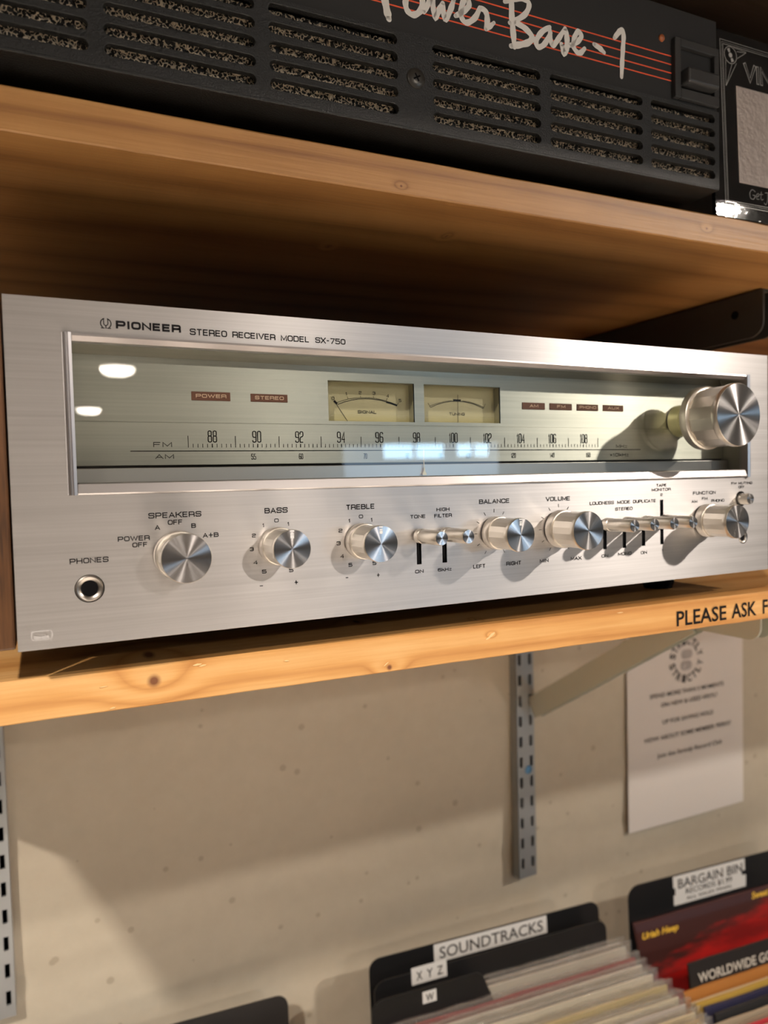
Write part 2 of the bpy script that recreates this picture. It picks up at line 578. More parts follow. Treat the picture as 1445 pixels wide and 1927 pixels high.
# ------------------------------------------------------------------ stroke lettering (square rounded technical face)
Rr_ = 0.26
G = {
    'A': [([(0, 0), (.5, 1), (1, 0)], 0), ([(.2, .3), (.8, .3)], 0)],
    'B': [([(0, 0), (0, 1), (.95, 1, 1), (.95, .53, 1), (0, .53)], 0), ([(.6, .53), (1, .53, 1), (1, 0, 1), (0, 0)], 0)],
    'C': [([(1, .68), (1, 1, 1), (0, 1, 1), (0, 0, 1), (1, 0, 1), (1, .32)], 0)],
    'D': [([(0, 0), (0, 1), (1, 1, 1), (1, 0, 1)], 1)],
    'E': [([(1, 1), (0, 1), (0, 0), (1, 0)], 0), ([(0, .52), (.92, .52)], 0)],
    'F': [([(1, 1), (0, 1), (0, 0)], 0), ([(0, .5), (.88, .5)], 0)],
    'G': [([(1, .75), (1, 1, 1), (0, 1, 1), (0, 0, 1), (1, 0, 1), (1, .48), (.55, .48)], 0)],
    'H': [([(0, 0), (0, 1)], 0), ([(1, 0), (1, 1)], 0), ([(0, .5), (1, .5)], 0)],
    'I': [([(.5, 0), (.5, 1)], 0)],
    'K': [([(0, 0), (0, 1)], 0), ([(.95, 1), (.3, .52), (0, .52)], 0), ([(.4, .58), (1, 0)], 0)],
    'L': [([(0, 1), (0, 0), (1, 0)], 0)],
    'M': [([(0, 0), (0, 1), (.5, .12), (1, 1), (1, 0)], 0)],
    'N': [([(0, 0), (0, 1), (1, 0), (1, 1)], 0)],
    'O': [([(0, 0, 1), (0, 1, 1), (1, 1, 1), (1, 0, 1)], 1)],
    'P': [([(0, 0), (0, 1), (1, 1, 1), (1, .4, 1), (0, .4)], 0)],
    'R': [([(0, 0), (0, 1), (1, 1, 1), (1, .42, 1), (0, .42)], 0), ([(.62, .42), (1, .42, .5), (1, 0)], 0)],
    'S': [([(1, .72), (1, 1, 1), (0, 1, 1), (0, .52, 1), (1, .52, 1), (1, 0, 1), (0, 0, 1), (0, .28)], 0)],
    'T': [([(0, 1), (1, 1)], 0), ([(.5, 1), (.5, 0)], 0)],
    'U': [([(0, 1), (0, 0, 1), (1, 0, 1), (1, 1)], 0)],
    'V': [([(0, 1), (.5, 0), (1, 1)], 0)],
    'W': [([(0, 1), (.25, 0), (.5, .95), (.75, 0), (1, 1)], 0)],
    'X': [([(0, 0), (1, 1)], 0), ([(0, 1), (1, 0)], 0)],
    'Y': [([(0, 1), (.5, .45), (1, 1)], 0), ([(.5, .45), (.5, 0)], 0)],
    'Z': [([(0, 1), (1, 1), (0, 0), (1, 0)], 0)],
    'z': [([(0, .7), (1, .7), (0, 0), (1, 0)], 0)],
    'k': [([(0, 0), (0, 1)], 0), ([(.9, .7), (.2, .32)], 0), ([(.35, .42), (1, 0)], 0)],
    'x': [([(0, .1), (1, .8)], 0), ([(0, .8), (1, .1)], 0)],
    '0': [([(0, 0, 1), (0, 1, 1), (1, 1, 1), (1, 0, 1)], 1)],
    '1': [([(.15, .72), (.65, 1), (.65, 0)], 0)],
    '2': [([(0, .74), (0, 1, 1), (1, 1, 1), (1, .55, 1), (0, .48, 1), (0, 0), (1, 0)], 0)],
    '3': [([(0, .76), (0, 1, 1), (1, 1, 1), (1, .53, 1), (.4, .53)], 0), ([(.7, .53), (1, .53, 1), (1, 0, 1), (0, 0, 1), (0, .24)], 0)],
    '4': [([(.78, 0), (.78, 1), (0, .28), (1, .28)], 0)],
    '5': [([(1, 1), (0, 1), (0, .58), (1, .58, 1), (1, 0, 1), (0, 0, 1), (0, .22)], 0)],
    '6': [([(.95, .82), (.95, 1, 1), (0, 1, 1), (0, 0, 1), (1, 0, 1), (1, .55, 1), (0, .55)], 0)],
    '7': [([(0, 1), (1, 1), (.35, 0)], 0)],
    '8': [([(.04, .54, 1), (.04, 1, 1), (.96, 1, 1), (.96, .54, 1)], 1), ([(0, 0, 1), (0, .54, 1), (1, .54, 1), (1, 0, 1)], 1)],
    '9': [([(0, .18), (0, 0, 1), (1, 0, 1), (1, 1, 1), (0, 1, 1), (0, .45, 1), (1, .45)], 0)],
    '-': [([(0, .5), (1, .5)], 0)],
    '+': [([(0, .5), (1, .5)], 0), ([(.5, 0), (.5, 1)], 0)],
}
GW = {'I': .18, '1': .42, '-': .6, 'M': 1.15, 'W': 1.45, 'F': .88, 'E': .9, 'L': .82, 'J': .7, ' ': .55, '.': .2, 'z': .8, 'k': .8, 'x': .7}


def rpath(pts, closed, sx, sy, rad):
    """scale points and round the flagged corners"""
    P = [(p[0] * sx, p[1] * sy, (p[2] if len(p) > 2 else 0)) for p in pts]
    n = len(P)
    out = []
    for i in range(n):
        x, y, r = P[i]
        if r == 0 or (not closed and i in (0, n - 1)):
            out.append((x, y))
            continue
        a = Vector(P[i - 1][:2]) - Vector((x, y))
        b = Vector(P[(i + 1) % n][:2]) - Vector((x, y))
        rr = min(rad * r, a.length * .49, b.length * .49)
        p0 = Vector((x, y)) + a.normalized() * rr
        p1 = Vector((x, y)) + b.normalized() * rr
        c = Vector((x, y))
        for k in range(5):
            t = k / 4
            q = p0 * (1 - t) ** 2 + c * 2 * t * (1 - t) * .92 + p1 * t * t + (p0 + p1) * .5 * 2 * t * (1 - t) * .08
            out.append((q.x, q.y))
    return out


def stroke_text(mb, txt, x0, x1, zc, h, place, weight=0.16, gap=0.34, rad=0.3):
    """letters stretched to fill x0..x1, cap height h centred at zc"""
    hh = h * (1 - weight)
    tot = sum(GW.get(c, 1.0) for c in txt) + gap * (len(txt) - 1)
    lw = h * weight
    W_ = x1 - x0 - lw
    s_ = W_ / tot
    if len(txt) == 1 and txt in '1-':
        s_ = W_ / GW.get(txt, 1.0)
    x = x0 + lw / 2
    z = zc - hh / 2
    for c in txt:
        cw = GW.get(c, 1.0) * s_
        for pts, closed in G.get(c, []):
            pp = rpath(pts, closed, cw, hh, rad * hh)
            if not closed:
                for e, q in ((0, 1), (-1, -2)):
                    d = Vector(pp[e]) - Vector(pp[q])
                    yv = pp[e][1] / hh
                    if (yv < .01 or yv > .99) and abs(d.y) > abs(d.x) * .6:
                        d = d.normalized() * lw * .5 / max(.6, abs(d.normalized().y))
                        pp[e] = (pp[e][0] + d.x, pp[e][1] + d.y)
            pp = [(x + p[0], z + p[1]) for p in pp]
            mb.ribbon(pp, lw, place, bool(closed))
        x += cw + gap * s_


def font_mesh(mb, txt, place, x0, x1, zc, h, bold=0.0, shear=0.0):
    """built-in sans face laid on a plane, fitted to x0..x1 and cap height h"""
    cu = bpy.data.curves.new('tmp', 'FONT')
    cu.body = txt
    cu.size = 1.0
    cu.offset = bold
    cu.shear = shear
    cu.resolution_u = 3
    ob = bpy.data.objects.new('tmp', cu)
    C.objects.link(ob)
    dg = bpy.context.evaluated_depsgraph_get()
    me = bpy.data.meshes.new_from_object(ob.evaluated_get(dg))
    xs = [v.co.x for v in me.vertices]
    a, b = min(xs), max(xs)
    cap = 0.73
    vs = []
    for v in me.vertices:
        u = x0 + (v.co.x - a) / (b - a) * (x1 - x0)
        q = zc - h / 2 + v.co.y / cap * h
        vs.append(mb.bm.verts.new(place(u, q)))
    for p in me.polygons:
        try:
            mb.bm.faces.new([vs[i] for i in p.vertices])
        except ValueError:
            pass
    bpy.data.objects.remove(ob)
    bpy.data.meshes.remove(me)
    bpy.data.curves.remove(cu)

# ================================================================== the room
def structure(mb, name, material, **kw):
    o = mb.obj(name, material, **kw)
    o['kind'] = 'structure'
    return o


FLOORZ = -1.30
RX0, RX1, RY0 = -3.2, 9.5, -12.5


def wall_y(x):
    return 0.410 - 0.027 * x


# back wall with its own slight relief
mb = MB()
nx, nz = 150, 130
grid = []
for j in range(nz + 1):
    row = []
    for i in range(nx + 1):
        x = -0.6 + 2.2 * i / nx
        z = -0.95 + 1.5 * j / nz
        d = 0.0022 * noise.fractal(Vector((x * 5, z * 9, 1.7)), 1.0, 2.0, 3)
        # a trowel ledge that runs along the lower part of the wall
        zl = -0.395 - 0.02 * noise.noise(Vector((x * 7, 3, 0)))
        d -= 0.0035 * math.exp(-((z - zl) / 0.008) ** 2) * (0.5 + 0.5 * noise.noise(Vector((x * 17, 0, 2))))
        edge = min(1, min(i, nx - i, j, nz - j) / 4)
        row.append(mb.bm.verts.new((x, wall_y(x) - d * edge, z)))
    grid.append(row)
for j in range(nz):
    for i in range(nx):
        mb.bm.faces.new([grid[j][i], grid[j][i + 1], grid[j + 1][i + 1], grid[j + 1][i]])
for (a, b, c, d) in ((RX0, -0.6, FLOORZ, CEIL), (1.6, RX1, FLOORZ, CEIL), (-0.6, 1.6, FLOORZ, -0.95), (-0.6, 1.6, 0.55, CEIL)):
    mb.poly([(a, wall_y(a), c), (b, wall_y(b), c), (b, wall_y(b), d), (a, wall_y(a), d)])
o = structure(mb, 'wall_back', M_WALL, smooth=False, recalc=False)
for p in o.data.polygons:
    p.use_smooth = True
mb = MB(); mb.poly([(RX0, RY0, FLOORZ), (RX1, RY0, FLOORZ), (RX1, 0.6, FLOORZ), (RX0, 0.6, FLOORZ)])
structure(mb, 'floor', M_FLOOR)
mb = MB(); mb.poly([(RX0, RY0, CEIL), (RX0, 0.6, CEIL), (RX1, 0.6, CEIL), (RX1, RY0, CEIL)])
structure(mb, 'ceiling', M_CEILING)
mb = MB(); mb.poly([(RX0, RY0, FLOORZ), (RX0, 0.6, FLOORZ), (RX0, 0.6, CEIL), (RX0, RY0, CEIL)])
structure(mb, 'wall_left', M_ROOMWALL)
mb = MB(); mb.poly([(RX1, RY0, FLOORZ), (RX1, RY0, CEIL), (RX1, 0.6, CEIL), (RX1, 0.6, FLOORZ)])
structure(mb, 'wall_right', M_ROOMWALL)
# front wall, behind the camera, with the shop windows
M_DAY = bpy.data.materials.new('daylight_outside')
M_DAY.use_nodes = True
nt_ = M_DAY.node_tree
nt_.nodes.remove(nt_.nodes['Principled BSDF'])
em = nt_.nodes.new('ShaderNodeEmission')
em.inputs[0].default_value = (0.50, 0.78, 1.0, 1)
em.inputs[1].default_value = 16.0
nt_.links.new(em.outputs[0], nt_.nodes['Material Output'].inputs[0])
wins = [(6.15, 7.55, 0.55, 0.85), (7.85, 8.65, 0.58, 0.85)]
mb = MB()
xs = [RX0] + [v for w_ in wins for v in w_[:2]] + [RX1]
for i in range(0, len(xs), 2):
    mb.poly([(xs[i], RY0, FLOORZ), (xs[i], RY0, CEIL), (xs[i + 1], RY0, CEIL), (xs[i + 1], RY0, FLOORZ)])
for (a, b, c, d) in wins:
    mb.poly([(a, RY0, FLOORZ), (a, RY0, c), (b, RY0, c), (b, RY0, FLOORZ)])
    mb.poly([(a, RY0, d), (a, RY0, CEIL), (b, RY0, CEIL), (b, RY0, d)])
structure(mb, 'wall_front', M_ROOMWALL)
for k, (a, b, c, d) in enumerate(wins):
    mb = MB()
    for (p, q, r, s_) in ((a, b, c - .05, c), (a, b, d, d + .05), (a - .05, a, c - .05, d + .05), (b, b + .05, c - .05, d + .05), ((a + b) / 2 - .02, (a + b) / 2 + .02, c, d)):
        mb.box(p, q, RY0 - .02, RY0 + .04, r, s_)
    wf = structure(mb, 'window_%d' % (k + 1), M_ROOMWALL)
    mb = MB(); mb.poly([(a, RY0 - .01, c), (a, RY0 - .01, d), (b, RY0 - .01, d), (b, RY0 - .01, c)])
    mb.obj('window_pane', M_DAY, wf)

# ------------------------------------------------------------------ ceiling lamps (bodies of the lights)
M_LAMPBODY = mat('lamp_housing', (0.7, 0.68, 0.65), 0.5)
M_GLOW = bpy.data.materials.new('lamp_glow')
M_GLOW.use_nodes = True
nt_ = M_GLOW.node_tree
nt_.nodes.remove(nt_.nodes['Principled BSDF'])
em = nt_.nodes.new('ShaderNodeEmission')
em.inputs[0].default_value = (1.0, 0.90, 0.78, 1)
em.inputs[1].default_value = 54.0
nt_.links.new(em.outputs[0], nt_.nodes['Material Output'].inputs[0])
M_LAMPIN = mat('lamp_inner_black', (0.02, 0.02, 0.02), 0.6)

places = ['far to the right of the shelves', 'out in the middle of the shop', 'above the left bin', 'added over the floor right in front of the shelves to bounce fill light up', 'over the floor further left']
for k, (l_, t_, s_, p_) in enumerate(TRACK):
    t = thing('track_spotlight', l_, 'white track spotlight on the ceiling ' + places[k], 'lamp', 'track spotlights on the ceiling')
    mb = MB()
    mb.lathe((0, 0, 0), [(s_ * .62, -0.004), (s_ * .66, 0.0), (s_ * .66, .09), (s_ * .3, .11)], n=32, axis='Z', cap0=False)
    h = mb.obj('lamp_head', M_LAMPBODY, None, smooth=True)
    h.parent = t
    d = Vector(l_) - Vector(t_)
    h.rotation_euler = d.to_track_quat('Z', 'Y').to_euler()
    mb = MB().lathe((l_[0], l_[1], l_[2] + .05), [(.009, 0), (.009, CEIL - l_[2] - .05)], n=12, axis='Z')
    mb.obj('stem', M_LAMPBODY, t)
for k, (x, y, sc) in enumerate([(.75, -7.4, 1.0), (.70, -11.4, 1.0), (4.6, -5.2, 1.0), (-1.7, -4.2, 1.0), (6.8, -3.4, 1.0)]):
    t = thing('ceiling_dome_lamp', (x, y, CEIL), 'round glowing dome lamp on the shop ceiling, ' + ['facing the shelf directly', 'farthest back in the room', 'over the middle of the floor', 'near the left wall', 'at the right side of the room'][k], 'lamp', 'dome lamps on the ceiling')
    mb = MB().lathe((x, y, CEIL), [(.17, -.02), (.17, -.004), (.175, -.0005)], n=40, axis='Z')
    mb.obj('rim', M_LAMPBODY, t, smooth=True)
    mb = MB().lathe((x, y, CEIL), [(.02, -.095), (.10, -.090), (.145, -.070), (.162, -.04), (.165, -.02)], n=40, axis='Z')
    mb.obj('glowing_dome', M_GLOW, t, smooth=True)

# ------------------------------------------------------------------ shelves
def shelf(name, label, z0, z1, x0, x1, y_at0, slope, depth, material, print_label=False):
    ang = math.atan(slope)
    t = thing(name, (0, y_at0, 0), label, 'shelf', 'pine shelves on the wall', rotz=ang)
    mb = MB()
    # front edge is slightly uneven, as sawn timber is
    n = 150
    prof = []
    for i in range(n + 1):
        x = x0 + (x1 - x0) * i / n
        a = 0.0006 * noise.noise(Vector((x * 30, z1 * 50, 0)))
        b = 0.0006 * noise.noise(Vector((x * 45, 5, z1)))
        ch = 0.0009 + 0.0006 * noise.noise(Vector((x * 22, 9, z1)))
        prof.append([(x, depth, z0), (x, depth, z1), (x, ch, z1 + 0.0), (x, 0.0 + a * .3, z1 - ch), (x, 0.0 + b * .3, z0 + .0006 + b * .5), (x, .0007, z0 + b * .4)])
    rows = [[mb.bm.verts.new(p) for p in pr] for pr in prof]
    for i in range(n):
        for k in range(6):
            mb.bm.faces.new([rows[i][k], rows[i + 1][k], rows[i + 1][(k + 1) % 6], rows[i][(k + 1) % 6]])
    mb.bm.faces.new(rows[0][::-1])
    mb.bm.faces.new(rows[-1])
    b = mb.obj('board', material, t)
    b.parent = t
    return t


M_TOPSHADE = pine('shaded_top_pine', (.030, .017, .010), (.045, .026, .015), (.060, .036, .022), [], 3.0)  # underside shade of the topmost shelf is put into this dark colour
SH_TOP, SH_T = -0.0155, 0.019
low = shelf('wooden_shelf', 'honey pine board shelf that carries the silver receiver, black lettering on its edge',
            SH_TOP - SH_T, SH_TOP, -0.130, 1.35, 0.016, -0.0339, 0.385, M_PINE)
UP_TOP = 0.2353
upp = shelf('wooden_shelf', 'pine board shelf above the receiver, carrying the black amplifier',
            UP_TOP - .019, UP_TOP, -0.130, 1.35, 0.0124, -0.0205, 0.385, M_PINEU_DIM)
top3 = shelf('wooden_shelf', 'topmost shelf with unseen front added to block light, underside shade in its dark colour', 0.420, 0.439, -0.62, 1.35, -0.290, -0.0205, 0.685, M_TOPSHADE)  # unseen front extended to block the key light above the receiver

# lettering on the edge of the lower shelf (shelf's own frame)
mb = MB()
pl = lambda x, z: (x, -0.0004, z)
font_mesh(mb, 'PLEASE', pl, .3764, .4205, -.0260, .0100, bold=0.012)
font_mesh(mb, 'ASK', pl, .4255, .4488, -.0257, .0100, bold=0.012)
font_mesh(mb, 'FOR', pl, .4552, .4775, -.0254, .0100, bold=0.012)
o = mb.obj('lettering', M_BLACKPRINT, None)
o.parent = low
tag(o, 'black capital lettering on the shelf edge')

# splinters and a torn gouge along the sawn edge
M_SPLINT = mat('fresh_split_wood', (.86, .60, .30), .5)
for (gx, gz, gl, gh, ga) in ((.2374, -.0216, .0042, .0016, .5), (.2350, -.0232, .0030, .0010, .3), (.0745, -.0180, .0036, .0009, .05), (.0770, -.0187, .0030, .0007, .1),
                             (.0330, -.0228, .0030, .0004, .05), (.118, -.0215, .0024, .0006, -.1), (.172, -.0300, .0030, .0006, .6), (.330, -.0178, .0040, .0005, .0), (.0365, -.0330, .0020, .0006, .1)):
    mb = MB()
    c_, s2 = math.cos(ga), math.sin(ga)
    pts = [(-gl, 0), (-gl * .3, -gh * .8), (gl * .8, -gh * .3), (gl, gh * .4), (gl * .1, gh), (-gl * .6, gh * .5)]
    pts = [(gx + p[0] * c_ * .6 - p[1] * s2 * .6, gz + p[0] * s2 * .6 + p[1] * c_ * .6) for p in pts]
    mb.prism([(p[0], -.0005, p[1]) for p in pts], (0, .0011, 0))
    o = mb.obj('splinter', M_SPLINT, None)
    o.parent = low

# ------------------------------------------------------------------ wall standards and brackets
def u_channel(t, xc, z0, z1, holes_from, wd=.026):
    yw = wall_y(xc) - .0005
    yf = yw - .0135
    mb = MB()
    hs = []
    k = 0
    z = z0 + .018
    while z < holes_from:
        for s_ in (-.0075, .0075):
            cx = xc + s_
            ol = [(cx + .0021, z - .0065), (cx + .0021, z + .0065), (cx - .0021, z + .0065), (cx - .0021, z - .0065)]
            hs.append((cx - .0021 * 1.4, cx + .0021 * 1.4, z - .0065 * 1.4, z + .0065 * 1.4, ol))
        z += .0254
    mb.plate(xc - wd / 2, xc + wd / 2, z0, z1, yf, yf + .0018, hs)
    for s_ in (-1, 1):
        a, b = sorted((xc + s_ * wd / 2, xc + s_ * (wd / 2 - .002)))
        mb.box(a, b, yf + .0002, yw, z0, z1)
    for s_ in (-.0006, .0006):
        mb.box(xc - .0006, xc + .0006, yf + .0005, yf + .004, z0, z1) if s_ > 0 else None
    mb.obj('slotted_channel', M_STEEL, t)
    mb = MB().box(xc - wd / 2 + .002, xc + wd / 2 - .002, yw - .002, yw - .0006, z0 + .002, z1)
    mb.obj('channel_back', M_DARK, t)
    return yf


M_BLUE = mat('blue_zinc_screw', (0.10, 0.24, 0.42), 0.35, 0.6)
for xc, lab in ((.536, 'galvanised slotted wall standard under the middle of the receiver shelf, beside the white notice'),
                (-.042, 'galvanised slotted wall standard at the left edge of the photo')):
    t = thing('wall_standard', (xc, wall_y(xc), -.43), lab, 'shelf standard', 'slotted wall standards')
    yf = u_channel(t, xc, -.4265 if xc > 0 else -.414, .41, -.05)
    if xc < 0:
        continue
    mb = MB().lathe((xc + .003, yf, -.2923), [(.0052, 0), (.0048, -.0012), (.003, -.002)], n=20, cap0=False)
    mb.obj('screw', M_BLUE, t, smooth=True)


def bracket(xc, ztop, yb, yf, material, name_label, strut=True, lip=.0006):
    t = thing('shelf_bracket', (xc, yb, ztop), name_label, 'bracket', 'shelf brackets')
    # arm: U section plates, rounded nose with a hole
    for s_ in (-1, 1):
        x0 = xc + s_ * .0075
        pts = []
        hgt = .038
        pts.append((yb, ztop - .001))
        pts.append((yb, ztop - hgt - .004))
        nose = .0135
        cy, cz = yf + .016, ztop - .020
        pts.append((yf + .018, ztop - hgt))
        for i in range(9):
            a = math.radians(-90 - 90 * i / 8)
            pts.append((yf + .012 + .012 * math.cos(a), ztop - .026 + .012 * math.sin(a)))
        pts.append((yf, ztop - .001))
        mb = MB().prism([(x0 - s_ * .0009, y, z) for y, z in pts], (s_ * .0018, 0, 0))
        pl_ = mb.obj('side_plate', material, t)
        mb = MB().lathe((x0 + s_ * .0010, yf + .026, ztop - .0165), [(.0034, -.0001), (.0034, .0001)], n=20, axis='X')
        mb.obj('punched_hole', M_DARK, pl_)
    mb = MB().box(xc - .0066, xc + .0066, yf + .003, yb, ztop - .0009, ztop + .0)
    mb.obj('top_web', material, t)
    if strut:
        # folded diagonal strut from the standard to the arm
        a = Vector((yb, ztop - .180)); b = Vector((yf + .075, ztop - .032))
        d = (b - a).normalized(); nrm = Vector((-d.y, d.x)) * .0128
        for s_ in (-1, 1):
            x0 = xc + s_ * .0050
            q = [a + nrm, a - nrm * 1.0, b - nrm, b + nrm]
            mb = MB().prism([(x0 - s_ * .0007, p.x, p.y) for p in q], (s_ * .0014, 0, 0))
            mb.obj('strut', material, t)
        mb = MB()
        q = [a - nrm, b - nrm]
        mb.poly([(xc - .005, q[0].x, q[0].y), (xc + .005, q[0].x, q[0].y), (xc + .005, q[1].x, q[1].y), (xc - .005, q[1].x, q[1].y)])
        mb.obj('strut_web', material, t)
    return t


for xc in (.549, -.042):
    side = 'right of' if xc > 0 else 'left of'
    bracket(xc, SH_TOP - SH_T - .0006, wall_y(xc) - .016, .066, M_BRACKET,
            'grey folded-steel bracket with diagonal strut under the receiver shelf, %s the receiver' % side)
bracket(.551, UP_TOP - .019 - .0006, wall_y(.551) - .016, .064, M_SHADEDBRACKET,
        'steel bracket with a punched hole, shade put into its dark colour, under the upper shelf at the right')

# ------------------------------------------------------------------ notice on the wall
def wall_place(x, z, d=.0012):
    return (x, wall_y(x) - .0045 - d, z)


t = thing('paper_notice', (.815, wall_y(.815), -.415), 'white letter-size notice with a round emblem pinned to the wall below the shelf', 'notice', None)
mb = MB()
x0, x1, z0, z1 = .7058, .9235, -.4145, -.135
nn = 14
fr, bk = [], []
for i in range(nn + 1):
    x = x0 + (x1 - x0) * i / nn
    bow = .0012 * math.sin(math.pi * i / nn)
    fr.append((mb.bm.verts.new(wall_place(x, z0, .0008 + bow)), mb.bm.verts.new(wall_place(x, z1, .0008 + bow))))
    bk.append((mb.bm.verts.new(wall_place(x, z0, .0002 + bow)), mb.bm.verts.new(wall_place(x, z1, .0002 + bow))))
for i in range(nn):
    mb.bm.faces.new([fr[i][0], fr[i + 1][0], fr[i + 1][1], fr[i][1]])
    mb.bm.faces.new([bk[i][0], bk[i][1], bk[i + 1][1], bk[i + 1][0]])
    for k in (0, 1):
        mb.bm.faces.new([fr[i][k], bk[i][k], bk[i + 1][k], fr[i + 1][k]])
mb.obj('sheet', M_PAPER, t)
mb = MB()


def npl(x, z):
    return wall_place(x, z, .0008 + .0012 * math.sin(math.pi * (x - x0) / (x1 - x0)) + .0006)


def ring_text(mb, word, cx, cz, r, a0, a1, h, inward=False):
    n = len(word)
    for i, ch in enumerate(word):
        a = math.radians(a0 + (a1 - a0) * i / max(1, n - 1))
        c, s_ = math.cos(a), math.sin(a)

        def place(u, v, c=c, s_=s_):
            # u to the letter's right, v up (outwards unless inward)
            rr = r + (-v if inward else v)
            tx, tz = (s_, -c)
            if inward:
                tx, tz = (-s_, c)
            return npl(cx + rr * c + tx * u, cz + rr * s_ + tz * u)
        font_mesh(mb, ch, place, -h * .36, h * .36, 0, h, bold=.035)


ring_text(mb, 'STRICTLY', .811, -.190, .0265, 165, 15, .0105)
ring_text(mb, 'STRICTLY', .811, -.190, .0265, 195, 345, .0105, inward=True)
for (txt, xa, xb, zc, h) in (('SPEND MORE THAN 5 MOMENTS', .7440, .8830, -.2335, .0062), ('ON NEW & USED VINYL?', .7640, .8700, -.2475, .0062),
                             ('UP FOR SAVING HOLD', .7665, .8620, -.2715, .0062), ('HOW ABOUT SOME MEMBER PERKS?', .7345, .8970, -.2925, .0062),
                             ('Join the Strictly Record Club', .7560, .8790, -.3170, .0062)):
    font_mesh(mb, txt, npl, xa, xb, zc, h, bold=.012)
tag(mb.obj('printed_text', M_INK, t), 'grey printed text')
mb = MB()
blob = rpath([(0, 0, 1), (0, 1, 1), (1, 1, 1), (1, 0, 1)], True, .021, .013, .0065)
mb.poly([npl(.8015 + p[0], -.1890 + p[1]) for p in blob])
mb.poly([npl(.8000 + p[0], -.2045 + p[1]) for p in blob])
tag(mb.obj('emblem', mat('emblem_grey', (.42, .39, .38), .6), t), 'soft grey S-shaped emblem')

# ================================================================== the receiver
RCV = thing('stereo_receiver', (0.23, 0.0, SH_TOP), 'vintage silver stereo receiver with wood case and glass dial window on the pine shelf', 'receiver')
RW, RH = .460, .1458
# case
mb = MB()
mb.box(-.0125, -.0008, .0042, .352, .0002, RH - .0015)
mb.obj('wooden_side', M_WALNUT, RCV, bevel=.001)
mb = MB().box(RW + .0008, RW + .0125, .0042, .352, .0002, RH - .0015)
mb.obj('wooden_side', M_WALNUT, RCV, bevel=.001)
mb = MB().box(-.0006, RW + .0006, .03, .350, RH - .009, RH - .002)
mb.obj('wooden_top', M_WALNUT, RCV)
mb = MB().box(.002, RW - .002, .030, .346, .0012, RH - .0095)
mb.obj('chassis', M_CHASSIS, RCV)
for fx in (.045, .415):
    for fy in ((.055 if fx > .2 else .13), .30):
        mb = MB().lathe((fx, fy, SH_TOP), [(.0095, .0), (.011, .004), (.011, .0172)], n=28, axis='Z')
        mb.obj('rubber_foot', M_DARK, RCV, smooth=True)

# faceplate with its openings
def rect_hole(x0, x1, z0, z1, k=1.3, kz=None):
    cx, cz, hw, hh = (x0 + x1) / 2, (z0 + z1) / 2, (x1 - x0) / 2, (z1 - z0) / 2
    kz = kz or k
    return (cx - hw * k, cx + hw * k, cz - hh * k, cz + hh * k, [(x1, z0), (x1, z1), (x0, z1), (x0, z0)])


def round_hole(cx, cz, r, k=1.35, n=32):
    return (cx - r * k, cx + r * k, cz - r * k, cz + r * k,
            [(cx + r * math.cos(2 * math.pi * i / n + .098), cz + r * math.sin(2 * math.pi * i / n + .098)) for i in range(n)])


WX0, WX1, WZ0, WZ1 = .0235, .4390, .0650, .1305
SLOTS = [('tone', .1879, .0227, .0407), ('filter', .2033, .0226, .0406), ('loudness', .3143, .0227, .0408), ('mode', .3297, .0226, .0407),
         ('duplicate', .3453, .0229, .0409), ('tape', .3608, .0230, .0509)]
holes = [rect_hole(WX0, WX1, WZ0, WZ1, 1.05)]
for nm, sx, sz0, sz1 in SLOTS:
    holes.append(rect_hole(sx - .0014, sx + .0014, sz0, sz1, 1.12))
holes += [round_hole(.0282, .0239, .0060), round_hole(.4330, .0492, .0052), round_hole(.4350, .0235, .0044)]
mb = MB()
mb.plate(0, RW, 0, RH, 0.0, .0040, holes)
face = mb.obj('faceplate', M_PANEL, RCV)
mb = MB()
mb.box(.0008, RW - .0008, .0041, .0046, .0008, .0620)
mb.obj('faceplate_backing', M_DARK, RCV)

